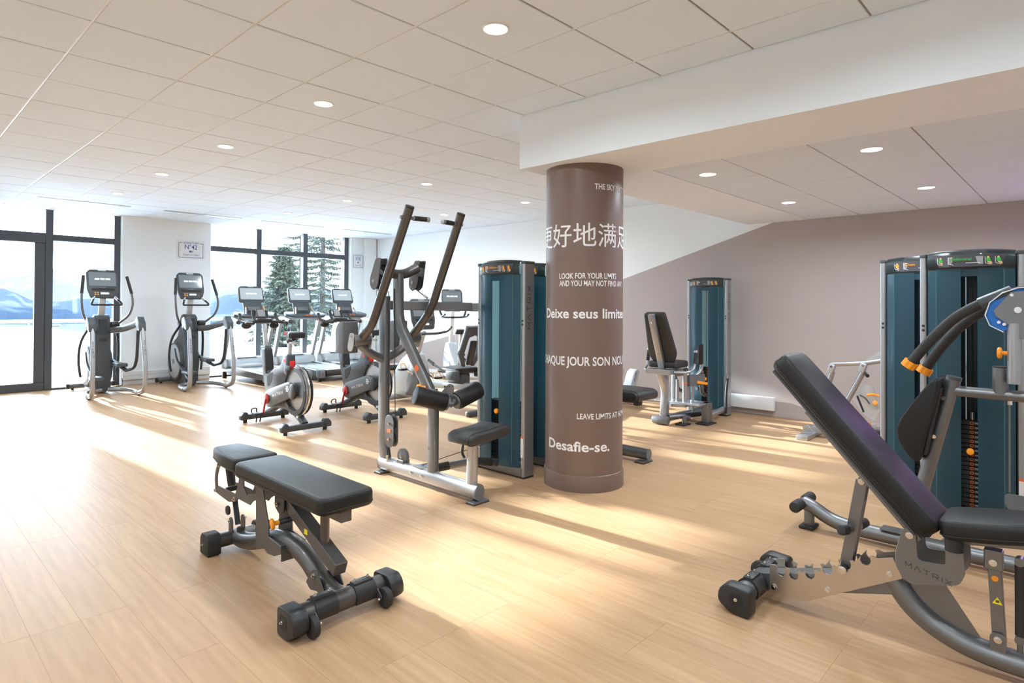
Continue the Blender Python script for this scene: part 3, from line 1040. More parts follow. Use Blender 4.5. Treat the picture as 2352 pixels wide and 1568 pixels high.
def slot(label, x0, x1, y, lit):
    t = thing('slot_diffuser', label, 'air diffuser', ((x0 + x1) / 2, y, HC), 'slot diffusers along the windows')
    MB().box(x0, x1, y - 0.05, y + 0.05, HC - 0.006, HC + 0.002, 0.002, 1).build('frame', 'slot_dark', t, smooth=False)
    for a, b in lit:
        MB().box(a, b, y - 0.035, y + 0.035, HC - 0.008, HC - 0.005).build('vane', 'white_gloss', t, smooth=False)
slot('slot diffuser in the ceiling before the glass door', 1.62, 2.76, 10.72, [(1.64, 1.74), (1.86, 2.60)])
slot('slot diffuser in the ceiling before the pier between the windows', 3.24, 4.45, 10.74, [(3.85, 4.43)])
slot('slot diffuser in the ceiling before the wide window', 4.83, 6.02, 10.74, [(4.85, 5.42), (5.55, 6.0)])
slot('slot diffuser in the ceiling before the far corner', 6.47, 7.6, 10.76, [(6.5, 6.9)])

# wall heater
set_off((XW - 0.05, 3.3, 0.08))
ht = thing('wall_heater', 'long low white electric heater on the taupe wall', 'heater', (XW - 0.05, 3.3, 0.08))
MB().box(XW - 0.085, XW - 0.012, 2.90, 3.86, 0.08, 0.245, 0.006, 2).build('body', 'white_gloss', ht)
for k in range(8):
    y_ = 2.95 + k * 0.115
    MB().box(XW - 0.07, XW - 0.03, y_, y_ + 0.09, 0.244, 0.2475).build('vent', 'slot_dark', ht, smooth=False)
MB().box(XW - 0.012, XW + 0.0, 3.0, 3.7, 0.10, 0.22).build('bracket', 'grey_print', ht, smooth=False)

# ================================================================== BENCHES
def pad(mb, outline, M, t, bev=0.022, seg=3):
    mb.prism(outline, M, 0, t, bev, seg)
    return mb

def seam(outline, M, h, r=0.0022):
    mb = MB()
    P = [M @ Vector((x, y, h)) for x, y in outline]
    P = P + [P[0], P[1]]
    mb.tube(P, r, 6, cap=False)
    return mb

def inset(outline, d):
    cx_ = sum(p[0] for p in outline) / len(outline); cy_ = sum(p[1] for p in outline) / len(outline)
    out = []
    N = len(outline)
    for i in range(N):
        a, b, c = outline[i - 1], outline[i], outline[(i + 1) % N]
        t = Vector((c[0] - a[0], c[1] - a[1])); 
        if t.length < 1e-9: out.append(b); continue
        t.normalize(); n = Vector((-t.y, t.x))
        if n.dot(Vector((cx_ - b[0], cy_ - b[1]))) < 0: n = -n
        out.append((b[0] + n.x * d, b[1] + n.y * d))
    return out

def foot_bar(t, c, y, half, sgn, dark='plastic_black', met='gunmetal'):
    """cross foot with end caps, wheels and lettered grip sleeves; sgn: side of the wheels along Y"""
    zc = 0.076
    MB().cyl((c - half + 0.06, y, zc), (c + half - 0.06, y, zc), 0.046, 22).build('foot_tube', met, t)
    for s in (-1, 1):
        x1 = c + s * half
        x0 = c + s * (half - 0.075)
        prof = roundpoly([(y - sgn * -0.062, 0.004), (y - sgn * -0.062, 0.125), (y + sgn * -0.05, 0.132), (y + sgn * -0.085, 0.10), (y + sgn * -0.09, 0.045), (y + sgn * -0.03, 0.004)], 0.022)
        e_ = MB().prism(prof, YZ, min(x0, x1), max(x0, x1), 0.01, 2).build('end_cap', dark, t)
        rec = MB().prism(rrect(y - 0.030, y + 0.030, 0.045, 0.10, 0.012), YZ, x1 - 0.001 * s, x1 + 0.0012 * s).build('cap_recess', 'piping', e_, smooth=False)
        bolt(e_, (x1 + s * 0.001, y, zc), (s, 0, 0), 0.008)
        yw = y - sgn * 0.07
        xw = c + s * (half - 0.095)
        w_ = MB().cyl((xw - 0.016, yw, 0.047), (xw + 0.016, yw, 0.047), 0.046, 22, 0.008).build('wheel', 'rubber', t)
        bp_ = MB().prism(roundpoly([(y - sgn * 0.03, 0.10), (yw - sgn * 0.012, 0.06), (yw + sgn * 0.0, 0.035), (y - sgn * 0.02, 0.05)], 0.008), YZ, xw - s * 0.026 - 0.002, xw - s * 0.026 + 0.002).build('wheel_bracket', 'gunmetal_plate', w_, smooth=False)
        bolt(w_, (xw - s * 0.028, yw, 0.047), (-s, 0, 0), 0.008)
        xa, xb = c + s * 0.045, c + s * (half - 0.125)
        sl = MB()
        sec_n = 14
        for ri in (0,):
            A = []
            for xx in (xa, xb):
                rg = []
                for k in range(sec_n + 1):
                    an = math.radians(-35 + 250 * k / sec_n)
                    rg.append(sl.bm.verts.new((xx, y + math.cos(an) * 0.053, zc + math.sin(an) * 0.053)))
                for k in range(sec_n, -1, -1):
                    an = math.radians(-35 + 250 * k / sec_n)
                    rg.append(sl.bm.verts.new((xx, y + math.cos(an) * 0.0455, zc + math.sin(an) * 0.0455)))
                A.append(rg)
            n = len(A[0])
            for k in range(n):
                sl.bm.faces.new((A[0][k], A[0][(k + 1) % n], A[1][(k + 1) % n], A[1][k]))
            sl.bm.faces.new(A[0]); sl.bm.faces.new(list(reversed(A[1])))
        g_ = sl.build('grip_sleeve', dark, t)
        MB().box(min(xa, xb) + 0.004, max(xa, xb) - 0.004, y - 0.022, y + 0.022, zc + 0.046, zc + 0.058, 0.004, 2).build('name_strip', dark, g_)
        for xx in (xa + s * 0.018, xb - s * 0.018):
            bolt(g_, (xx, y, zc + 0.057), (0, 0, 1), 0.008)
        L = abs(xb - xa) - 0.06
        hh = L / LOGO_W
        if sgn > 0:
            Ml = Matrix.Translation((min(xa, xb) + 0.03, y - hh / 2, zc + 0.0586))
        else:
            Ml = Matrix.Translation((max(xa, xb) - 0.03, y + hh / 2, zc + 0.0586)) @ Matrix.Rotation(PI, 4, 'Z')
        logo(Ml, hh, 'grey_print', g_, dot=None)

# ---- flat bench in front, left ----
c = 1.47
fb = thing('adjustable_bench', 'flat black padded weight bench on dark frame, standing alone at left front', 'weight bench', (c, 3.0, 0))
ol = roundpoly([(c - 0.138, 2.375), (c + 0.138, 2.375), (c + 0.138, 3.29), (c - 0.138, 3.29)], 0.05, 5)
p = pad(MB(), ol, Matrix.Translation((0, 0, 0.478)), 0.078, 0.02).build('back_pad', 'vinyl', fb)
seam(inset(ol, -0.001), Matrix.Translation((0, 0, 0.478)), 0.02).build('seam', 'piping', p)
seam(inset(ol, 0.006), Matrix.Translation((0, 0, 0.478)), 0.071, 0.0018).build('stitching', 'vinyl_grey', p)
ol = roundpoly([(c - 0.118, 3.315), (c + 0.13, 3.315), (c + 0.12, 3.52), (c + 0.078, 3.725), (c - 0.078, 3.725), (c - 0.12, 3.52)], [0.03, 0.03, 0.12, 0.03, 0.03, 0.12], 5)
p = pad(MB(), ol, Matrix.Translation((0, 0, 0.482)), 0.076, 0.02).build('seat_pad', 'vinyl', fb)
seam(inset(ol, -0.001), Matrix.Translation((0, 0, 0.482)), 0.02).build('seam', 'piping', p)
seam(inset(ol, 0.006), Matrix.Translation((0, 0, 0.482)), 0.069, 0.0018).build('stitching', 'vinyl_grey', p)
# spine tube
MB().tube([(c, 2.45, 0.075), (c, 2.60, 0.095), (c, 2.74, 0.175), (c, 2.88, 0.20), (c, 3.08, 0.185), (c, 3.32, 0.095), (c, 3.46, 0.062), (c, 3.56, 0.062)], 0.045, 20, 0.09).build('spine_tube', 'gunmetal', fb)
rt_ = MB().cyl((c - 0.13, 3.56, 0.062), (c + 0.13, 3.56, 0.062), 0.04, 18).build('rear_foot_tube', 'gunmetal', fb)
for s in (-1, 1):
    x0, x1 = c + s * 0.105, c + s * 0.18
    k_ = MB().prism(roundpoly([(3.505, 0.002), (3.62, 0.002), (3.622, 0.09), (3.60, 0.118), (3.525, 0.118), (3.503, 0.09)], 0.014), YZ, min(x0, x1), max(x0, x1), 0.008).build('rubber_foot', 'rubber', fb)
    MB().prism(rrect(3.535, 3.588, 0.04, 0.088, 0.01), YZ, x1 - s * 0.001, x1 + s * 0.0012).build('foot_recess', 'piping', k_, smooth=False)
    bolt(k_, (x1 + s * 0.001, 3.561, 0.062), (s, 0, 0), 0.007)
Ml = Matrix.Translation((c - 0.046, 3.44, 0.074)) @ Matrix.Rotation(-PI / 2, 4, 'Z') @ Matrix.Rotation(PI / 2, 4, 'X')
logo(Ml, 0.012, 'dark_print', rt_, dot=None)
foot_bar(fb, c, 2.43, 0.275, 1)
# U-bracket
for s in (-1, 1):
    x = c + s * 0.062
    MB().prism([(3.175, 0.452), (3.10, 0.462), (3.025, 0.275), (3.02, 0.215), (2.885, 0.205), (2.885, 0.165), (2.96, 0.135), (3.03, 0.128), (3.07, 0.142), (3.165, 0.112), (3.172, 0.235), (3.165, 0.245)], YZ, x - 0.004, x + 0.004, 0.002, 1).build('side_plate', 'gunmetal_plate', fb, smooth=False)
MB().box(c - 0.062, c + 0.062, 2.885, 3.02, 0.195, 0.203).build('bracket_web', 'gunmetal_plate', fb, smooth=False)
MB().box(c - 0.062, c + 0.062, 2.883, 2.891, 0.128, 0.20).build('bracket_face', 'gunmetal_plate', fb, smooth=False)
# pad carrier + link
MB().bar((c, 2.40, 0.452), (c, 3.28, 0.452), 0.055, 0.052, 0.004).build('back_pad_rail', 'gunmetal_plate', fb, smooth=False)
lk = MB().bar((c, 2.445, 0.205), (c, 2.93, 0.405), 0.062, 0.062, 0.004).build('link_arm', 'gunmetal_plate', fb, smooth=False)
MB().box(c - 0.0315, c - 0.0312, 2.69, 2.72, 0.30, 0.325).build('warning_sticker', 'yellow_print', lk, smooth=False)
MB().cyl((c, 2.585, 0.265), (c, 2.585, 0.44), 0.021, 16).build('stop_post', 'gunmetal', fb)
for s in (-1, 1):
    MB().prism(roundpoly([(2.50, 0.10), (2.62, 0.075), (2.66, 0.10), (2.60, 0.175), (2.565, 0.185), (2.545, 0.16)], 0.012), YZ, c + s * 0.05 - 0.003, c + s * 0.05 + 0.003, 0.001, 1).build('pivot_gusset', 'gunmetal_plate', fb, smooth=False)
    bolt(fb, (c + s * 0.053, 2.585, 0.15), (s, 0, 0), 0.011)
    MB().prism(roundpoly([(3.00, 0.44), (2.90, 0.44), (2.90, 0.36), (2.95, 0.34), (3.00, 0.37)], 0.012), YZ, c + s * 0.042 - 0.003, c + s * 0.042 + 0.003, 0.001, 1).build('hinge_plate', 'dark_metal', fb, smooth=False)
    bolt(fb, (c + s * 0.046, 2.965, 0.385), (s, 0, 0), 0.011)
    bolt(fb, (c + s * 0.066, 3.15, 0.452), (s, 0, 0), 0.011)
st_ = MB().cyl((c + 0.0, 2.865, 0.335), (c - 0.075, 2.885, 0.325), 0.014, 14).build('pop_pin_stem', 'dark_metal', fb)
mb = MB(); mb.cyl((c - 0.075, 2.885, 0.325), (c - 0.10, 2.892, 0.322), 0.011, 14); mb.cyl((c - 0.097, 2.892, 0.322), (c - 0.114, 2.896, 0.320), 0.027, 18, 0.006)
mb.build('pop_pin_knob', 'orange', st_, label='orange pull knob')
# seat carriage
for s in (-1, 1):
    x = c + s * 0.05
    MB().prism([(3.735, 0.285), (3.70, 0.33), (3.46, 0.333), (3.42, 0.40), (3.40, 0.475), (3.36, 0.475), (3.35, 0.39), (3.31, 0.36), (3.16, 0.40), (3.14, 0.385), (3.24, 0.34), (3.27, 0.315), (3.42, 0.315), (3.46, 0.29), (3.55, 0.27), (3.62, 0.275)], YZ, x - 0.004, x + 0.004, 0.0015, 1).build('seat_link_plate', 'gunmetal_plate', fb, smooth=False)
    MB().tube([(x, 3.725, 0.30), (x, 3.74, 0.38), (x, 3.70, 0.455), (x, 3.66, 0.478)], 0.006, 8, 0.05, ry=0.02).build('seat_strut', 'gunmetal_plate', fb)
    for q in ((3.725, 0.30), (3.46, 0.305), (3.68, 0.455)):
        bolt(fb, (x + s * 0.005, q[0], q[1]), (s, 0, 0), 0.012)
MB().cyl((c, 3.695, 0.46), (c, 3.64, 0.33), 0.020, 14).build('seat_damper', 'rubber', fb)
MB().cyl((c - 0.045, 3.60, 0.325), (c + 0.045, 3.60, 0.325), 0.014, 12).build('seat_cross_pin', 'dark_metal', fb)
MB().bar((c, 3.60, 0.28), (c, 3.545, 0.13), 0.028, 0.012, 0.002).build('latch_lever', 'dark_metal', fb, smooth=False)
MB().cyl((c - 0.04, 3.575, 0.215), (c - 0.052, 3.575, 0.215), 0.026, 18, 0.003).build('latch_disc', 'rubber', fb)
for s in (-1, 1):
    MB().prism(roundpoly([(3.535, 0.085), (3.585, 0.085), (3.585, 0.165), (3.56, 0.18), (3.535, 0.165)], 0.014), YZ, c + s * 0.034 - 0.003, c + s * 0.034 + 0.003).build('yoke_plate', 'gunmetal_plate', fb, smooth=False)
    bolt(fb, (c + s * 0.038, 3.56, 0.155), (s, 0, 0), 0.009)
MB().cyl((c, 3.51, 0.08), (c, 3.51, 0.125), 0.021, 14, 0.004).build('bump_stop', 'rubber', fb)

# ---- incline bench in front, right ----
c = 2.97
ib = thing('incline_bench', 'black padded bench with raised backrest on silver frame, right front', 'weight bench', (c, 0.6, 0))
foot_bar(ib, c, 1.165, 0.275, -1, met='silver')
MB().bar((c, 1.18, 0.076), (c, 0.60, 0.245), 0.075, 0.085, 0.006).build('ladder_beam', 'silver', ib, smooth=False)
top = [(1.10, 0.183), (1.073, 0.187)]
nt_ = [(1.050, 0.146, 1.030, 0.178), (0.994, 0.147, 0.972, 0.178), (0.924, 0.172, 0.893, 0.196), (0.851, 0.214, 0.816, 0.237), (0.778, 0.258, 0.745, 0.272), (0.703, 0.298, 0.668, 0.318)]
prof = [(1.10, 0.062), (1.10, 0.185), (1.072, 0.189)]
for k, (yn, zn, yr, zr) in enumerate(nt_):
    # one hooked notch: down the front wall, round the seat, up under the hook, over the hook
    prof += [(yn + 0.016, zn + 0.034), (yn + 0.019, zn + 0.014), (yn + 0.010, zn + 0.001), (yn - 0.006, zn - 0.001), (yn - 0.019, zn + 0.010), (yn - 0.022, zn + 0.026), (yn - 0.016, zn + 0.040), (yn - 0.026, zn + 0.046), (yn - 0.038, zn + 0.042)]
prof += [(0.655, 0.338), (0.600, 0.358), (0.567, 0.283), (0.86, 0.112), (0.93, 0.070), (0.97, 0.058), (1.00, 0.058)]
for s in (-1, 1):
    x = c + s * 0.048
    q = MB().prism(prof, YZ, x - 0.0035, x + 0.0035).build('notched_plate', 'raw_steel', ib, smooth=False, label='bare steel plate with hooked notches')
    for b_ in ((1.081, 0.086), (0.848, 0.149), (0.612, 0.29)):
        bolt(q, (x + s * 0.004, b_[0], b_[1]), (s, 0, 0), 0.012)
# curved main tube running back under the seat
MB().tube([(c, 0.66, 0.29), (c, 0.60, 0.25), (c, 0.555, 0.18), (c, 0.49, 0.125), (c, 0.40, 0.085), (c, 0.30, 0.066), (c, 0.10, 0.060), (c, -0.45, 0.060)], 0.045, 22, 0.05).build('curved_tube', 'silver', ib)
MB().prism([(0.545, 0.30), (0.44, 0.30), (0.30, 0.09), (0.40, 0.085), (0.49, 0.13), (0.545, 0.18)], YZ, c - 0.004, c + 0.004).build('gusset', 'silver', ib, smooth=False)
MB().cyl((c - 0.27, -0.45, 0.06), (c + 0.27, -0.45, 0.06), 0.045, 18).build('rear_foot', 'silver', ib)
# U plates with lettering
up_ = roundpoly([(0.56, 0.505), (0.515, 0.505), (0.508, 0.385), (0.416, 0.394), (0.418, 0.490), (0.362, 0.470), (0.355, 0.375), (0.372, 0.328), (0.52, 0.283), (0.553, 0.292), (0.585, 0.345), (0.585, 0.395)], [0.022, 0.022, 0.02, 0.008, 0.004, 0.004, 0.004, 0.028, 0.02, 0.02, 0.02, 0.02], 4)
for s in (-1, 1):
    x = c + s * 0.085
    q = MB().prism(up_, YZ, x - 0.004, x + 0.004, 0.001, 1).build('seat_bracket', 'silver', ib, smooth=False)
    bolt(q, (x + s * 0.004, 0.535, 0.478), (s, 0, 0), 0.014)
    if s < 0:
        Ml = Matrix(((0, 0, -1, x - 0.0046), (-0.963, -0.268, 0, 0.549), (-0.268, 0.963, 0, 0.350), (0, 0, 0, 1)))
        Ml = Matrix(((0, 0, -1, x - 0.0046), (-0.968, 0.0, 0, 0.549), (-0.22, 1.0, 0, 0.352), (0, 0, 0, 1)))
        logo(Ml, 0.0185, 'dark_print', q)
MB().box(c - 0.085, c + 0.085, 0.53, 0.56, 0.29, 0.33, 0.004, 1).build('bracket_spacer', 'silver', ib, smooth=False)
for s in (-1, 1):
    MB().cyl((c + s * 0.085, 0.39, 0.455), (c + s * 0.085, 0.39, 0.535), 0.03, 16).build('bumper', 'rubber', ib)
# backrest
A, B = Vector((c, 0.485, 0.475)), Vector((c, 1.075, 1.125))
d = (B - A); L = d.length; d.normalize()
n_up = Vector((0, -d.z, d.y))
Mp = Matrix(((1, 0, 0, c), (0, d.y, n_up.y, A.y), (0, d.z, n_up.z, A.z), (0, 0, 0, 1)))
ol = roundpoly([(-0.14, 0.0), (0.14, 0.0), (0.14, L), (-0.14, L)], 0.06, 5)
p = pad(MB(), ol, Mp, 0.085, 0.022).build('back_pad', 'vinyl', ib)
seam(inset(ol, -0.001), Mp, 0.024).build('seam', 'piping', p)
seam(inset(ol, 0.004), Mp, 0.066, 0.0018).build('stitching', 'vinyl_grey', p)
MB().obox(Mp @ Matrix.Translation((0, L / 2, -0.008)), (0.235, L - 0.06, 0.016), 0.004, 1).build('back_board', 'plastic_charcoal', ib, smooth=False)
for s in (-1, 1):
    MB().obox(Mp @ Matrix.Translation((s * 0.06, L * 0.36, -0.026)), (0.03, L * 0.72, 0.03), 0.003, 1).build('back_rail', 'silver', ib, smooth=False)
# support prop
for s in (-1, 1):
    MB().bar((c + s * 0.022, 0.722, 0.645), (c + s * 0.022, 0.786, 0.262), 0.012, 0.046, 0.002).build('prop_bar', 'silver', ib, smooth=False)
    bolt(ib, (c + s * 0.030, 0.722, 0.642), (s, 0, 0), 0.013)
MB().bar((c, 0.735, 0.56), (c, 0.780, 0.30), 0.036, 0.04, 0.003).build('prop_core', 'silver', ib, smooth=False)
pin = MB().cyl((c - 0.066, 0.787, 0.256), (c + 0.066, 0.787, 0.256), 0.016, 16).build('locking_pin', 'rubber', ib)
for s in (-1, 1):
    MB().cyl((c + s * 0.066, 0.787, 0.256), (c + s * 0.072, 0.787, 0.256), 0.0175, 16, 0.002).build('pin_cap', 'chrome', pin)
hb_ = MB().cyl((c - 0.05, 0.772, 0.43), (c + 0.05, 0.748, 0.43), 0.017, 14).build('prop_handle', 'silver', ib)
for s in (-1, 1):
    MB().cyl((c + s * 0.05, 0.76 - s * 0.012, 0.43), (c + s * 0.095, 0.76 - s * 0.024, 0.435), 0.021, 14, 0.004).build('handle_grip', 'rubber', hb_)
# seat
Mt = Matrix.Translation((c, 0.43, 0.495)) @ Matrix.Rotation(-0.16, 4, 'X')
ol = roundpoly([(-0.125, 0.0), (0.125, 0.0), (0.14, -0.10), (0.135, -0.22), (0.085, -0.42), (-0.085, -0.42), (-0.135, -0.22), (-0.14, -0.10)], [0.05, 0.05, 0.05, 0.05, 0.04, 0.04, 0.05, 0.05], 5)
p = pad(MB(), ol, Mt, 0.075, 0.022).build('seat_pad', 'vinyl', ib)
seam(inset(ol, -0.001), Mt, 0.02).build('seam', 'piping', p)
seam(inset(ol, 0.008), Mt, 0.0685, 0.0018).build('stitching', 'vinyl_grey', p)
MB().bar((c, 0.41, 0.478), (c, 0.03, 0.54), 0.05, 0.035, 0.004).build('seat_rail', 'silver', ib, smooth=False)
sp_ = MB()
sp_.bar((c, 0.277, 0.47), (c, 0.277, 0.395), 0.05, 0.058, 0.004)
sp_.build('seat_lug', 'silver', ib, smooth=False)
bolt(ib, (c - 0.026, 0.277, 0.425), (-1, 0, 0), 0.013)
ss = MB().bar((c, 0.274, 0.40), (c, 0.260, 0.12), 0.038, 0.042, 0.004).build('seat_strut', 'silver', ib, smooth=False)
MB().cyl((c - 0.020, 0.272, 0.365), (c - 0.0225, 0.272, 0.365), 0.011, 14).build('orange_button', 'orange', ss)
mb = MB(); yy = 0.265; zz = 0.27
mb.bm.faces.new([mb.bm.verts.new(v) for v in ((c - 0.0195, yy + 0.016, zz), (c - 0.0195, yy - 0.016, zz), (c - 0.0195, yy, zz + 0.027))])
mb.build('warning_sticker', 'yellow_print', ss, smooth=False)
MB().box(c - 0.0199, c - 0.0197, yy - 0.005, yy + 0.005, zz + 0.006, zz + 0.015).build('warning_symbol', 'dark_print', ss, smooth=False)
MB().prism(roundpoly([(0.238, 0.06), (0.288, 0.06), (0.288, 0.165), (0.238, 0.165)], [0, 0, 0.024, 0.024]), YZ, c - 0.030, c - 0.023, 0.001, 1).build('strut_lug', 'silver', ib, smooth=False)
bolt(ib, (c - 0.030, 0.263, 0.142), (-1, 0, 0), 0.013)
ds = MB().cyl((c, 0.20, 0.43), (c, 0.20, 0.17), 0.016, 14).build('gas_spring', 'rubber', ib)
for z_ in (0.445, 0.155):
    MB().cyl((c - 0.02, 0.20, z_), (c + 0.02, 0.20, z_), 0.016, 14).build('spring_eye', 'silver', ds)
MB().cyl((c, 0.20, 0.09), (c, 0.20, 0.16), 0.01, 10).build('spring_post', 'silver', ib)

# ================================================================== WEIGHT TOWERS
def tower_parts(t, kind, plates=15, stack_top=0.60, pin_k=2, fig='orange', back='teal_backlit'):
    """local tower: front face on -X (x=0), width along Y 0..0.55, height 1.75; built at the current offset origin"""
    ox, oy, oz = OFF
    def P(x, y, z): return (ox + x, oy + y, oz + z)
    W, H_ = 0.55, 1.75
    for k, (y0, y1) in enumerate(((0.0, 0.042), (W - 0.042, W))):
        prof = roundpoly([(ox + 0.0, oy + y0), (ox + 0.118, oy + y0), (ox + 0.118, oy + y1), (ox + 0.0, oy + y1)], [0.018, 0.006, 0.006, 0.018], 4)
        po = MB().prism(prof, Matrix.Translation((0, 0, oz)), 0.012, H_ - 0.02, 0.002, 1).build('side_post', 'silver_light', t)
        prof2 = roundpoly([(ox - 0.004, oy + y0 - 0.003), (ox + 0.122, oy + y0 - 0.003), (ox + 0.122, oy + y1 + 0.003), (ox - 0.004, oy + y1 + 0.003)], [0.02, 0.006, 0.006, 0.02], 4)
        MB().prism(prof2, Matrix.Translation((0, 0, oz)), H_ - 0.028, H_ - 0.004, 0.004, 1).build('post_cap', 'plastic_charcoal', po)
        MB().box(ox + 0.0, ox + 0.118, oy + y0, oy + y1, oz + 0.0, oz + 0.013).build('post_foot', 'rubber', po, smooth=False)
        if k == 0:
            Ml = Matrix(((0, 0, 0, 0),) * 4)
            h = 0.041
            # lettering reads upwards on the outer face (-Y side)
            Ml = Matrix(((0, -1, 0, ox + 0.076), (0, 0, -1, oy - 0.0012), (1, 0, 0, oz + 1.20), (0, 0, 0, 1)))
            logo(Ml, h, 'dark_print', po, t=h * 0.13)
        for dz in (1.265, 1.235):
            MB().cyl(P(-0.0012, (y0 + y1) / 2, dz), P(0.004, (y0 + y1) / 2, dz), 0.009, 12).build('plug', 'plastic_black', po)
        sx = MB().box(ox - 0.0012, ox + 0.0, oy + y0 + 0.008, oy + y1 - 0.008, oz + 0.17, oz + 0.335).build('instruction_sticker', 'white_print', po, smooth=False)
        MB().box(ox - 0.0016, ox - 0.001, oy + y0 + 0.008, oy + y1 - 0.008, oz + 0.322, oz + 0.337).build('warning_band', 'orange_print', sx, smooth=False)
    # front shroud: bulged panels left and right of the slot
    s0, s1 = 0.228, 0.316
    def front_x(y):
        u = (y - 0.048) / (W - 0.096)
        return -0.052 * (1 - abs(2 * u - 1) ** 3.2)
    def panel(nm, ya, yb, z0, z1, m='teal', n=10, rib=None):
        mb = MB()
        ys = [ya + (yb - ya) * k / n for k in range(n + 1)]
        fr_ = [(front_x(y) - (0.006 if rib and rib[0] < y < rib[1] else 0), y) for y in ys]
        pts = [(x, y) for x, y in fr_] + [(x + 0.006, y) for x, y in reversed(fr_)]
        mb.prism([(ox + x, oy + y) for x, y in pts], Matrix.Translation((0, 0, oz)), z0, z1)
        return mb.build(nm, m, t, ang=40)
    panel('shroud_panel', 0.048, s0, 0.085, 1.642, rib=(0.10, 1))
    panel('shroud_panel', s1, W - 0.048, 0.085, 1.642, rib=(0, W - 0.10))
    panel('shroud_panel', s0 + 0.0005, s1 - 0.0005, 1.59, 1.642, n=4)
    for yy in (0.10, W - 0.10):
        MB().tube([P(front_x(yy) - 0.004, yy, 0.11), P(front_x(yy) - 0.004, yy, 1.63)], 0.004, 8).build('shroud_rib', 'teal_edge', t)
    for yy in (s0 - 0.004, s1 + 0.004):
        MB().tube([P(front_x(yy) - 0.001, yy, 0.09), P(front_x(yy) - 0.001, yy, 1.58)], 0.005, 8).build('slot_edge', 'teal', t)
    # header
    mb = MB()
    n = 16
    ys = [0.046 + (W - 0.092) * k / n for k in range(n + 1)]
    sec = [(0.0, 1.636), (-0.010, 1.645), (-0.012, 1.70), (-0.004, 1.735), (0.03, 1.752), (0.11, 1.752)]
    rows = []
    for y in ys:
        u = (y - 0.046) / (W - 0.092)
        arch = 0.012 * (1 - (2 * u - 1) ** 2)
        rows.append([mb.bm.verts.new(P(front_x(max(0.05, min(W - 0.05, y))) + a, y, z + (arch if z > 1.65 else 0))) for a, z in sec])
    for i in range(n):
        for j in range(len(sec) - 1):
            mb.bm.faces.new((rows[i][j], rows[i + 1][j], rows[i + 1][j + 1], rows[i][j + 1]))
    hd = mb.build('header', 'teal_cap', t, ang=50)
    # placard
    mb = MB()
    ya, yb = 0.115, W - 0.115
    n = 10
    bt, tp = [], []
    for k in range(n + 1):
        u = k / n
        y = ya + (yb - ya) * u
        yt = ya - 0.03 + (yb - ya + 0.06) * u
        bt.append(mb.bm.verts.new(P(front_x(y) - 0.0145, y, 1.652)))
        tp.append(mb.bm.verts.new(P(front_x(yt) - 0.0135, yt, 1.728)))
    for k in range(n):
        mb.bm.faces.new((bt[k], bt[k + 1], tp[k + 1], tp[k]))
    pc = mb.build('placard', 'dark_print', t, smooth=False)
    def pr(y0, y1, z0, z1, m, dx=0.0162):
        MB().quad(P(front_x(y0) - dx, y0, z0), P(front_x(y1) - dx, y1, z0), P(front_x(y1) - dx, y1, z1), P(front_x(y0) - dx, y0, z1)).build('print', m, pc, smooth=False)
    pr(0.20, 0.385, 1.665, 1.715, 'grey_print', 0.0158)
    for yc in (0.425, 0.365, 0.175, 0.125):
        mshirt = {'orange': 'orange', 'green': 'green_print', 'yellow': 'orange'}[fig]
        mb = MB()
        for (py, pz) in ((0.0, 1.708),):
            mb.bm.faces.new([mb.bm.verts.new(P(front_x(yc) - 0.0170, yc + 0.006 * math.cos(a_), pz + 0.006 * math.sin(a_))) for a_ in [q * PI / 4 for q in range(8)]])
        mb.build('print', 'skin_print', pc, smooth=False)
        if yc != 0.365:
            mb = MB(); mb.bm.faces.new([mb.bm.verts.new(P(front_x(yc) - 0.0168, yc + dy, z)) for dy, z in ((0.012, 1.702), (-0.008, 1.704), (-0.014, 1.684), (0.006, 1.682))]); mb.build('print', mshirt, pc, smooth=False)
            mb = MB(); mb.bm.faces.new([mb.bm.verts.new(P(front_x(yc) - 0.0168, yc + dy, z)) for dy, z in ((0.008, 1.682), (-0.018, 1.680), (-0.020, 1.662), (-0.002, 1.672))]); mb.build('print', 'skin_print', pc, smooth=False)
        mb = MB()
        for (a_, b_) in (((0.016, 1.712), (0.014, 1.672)), ((0.014, 1.672), (-0.012, 1.662))):
            mb.tube([P(front_x(yc) - 0.0168, yc + a_[0], a_[1]), P(front_x(yc) - 0.0168, yc + b_[0], b_[1])], 0.0014, 5)
        mb.build('print', 'white_print', pc)
    title = {'lat': ('Lat Pulldown', 'orange'), 'hip': ('Hip', 'white_print'), 'abs': ('Abdominal', 'green_print'), 'chest': ('Chest', 'orange')}[kind]
    Ml = Matrix(((0, 0, -1, ox + front_x(0.30) - 0.0172), (-1, 0, 0, oy + 0.372), (0, 1, 0, oz + 1.692), (0, 0, 0, 1)))
    text_obj('lettering', title[0], 0.026, Ml, title[1], pc, 0.0002)
    Ml = Matrix(((0, 0, -1, ox + front_x(0.25) - 0.0172), (-1, 0, 0, oy + 0.29), (0, 1, 0, oz + 1.678), (0, 0, 0, 1)))
    MB().box(ox + front_x(0.25) - 0.0166, ox + front_x(0.25) - 0.0163, oy + 0.215, oy + 0.29, oz + 1.674, oz + 1.677).build('print', 'white_print', pc, smooth=False)
    # rear shroud, rods, stack
    MB().box(ox + 0.108, ox + 0.113, oy + 0.044, oy + W - 0.044, oz + 0.085, oz + 1.735).build('rear_shroud', back, t, smooth=False)  # pale or black colour stands in for backlight reaching the slot or not
    MB().box(ox - 0.01, ox + 0.115, oy + 0.02, oy + W - 0.02, oz + 0.012, oz + 0.085, 0.006, 1).build('base_bracket', 'silver', t, smooth=False)
    for yy in (0.240, 0.304):
        MB().cyl(P(0.055, yy, 0.085), P(0.055, yy, 1.70), 0.007, 10).build('guide_rod', 'chrome', t)
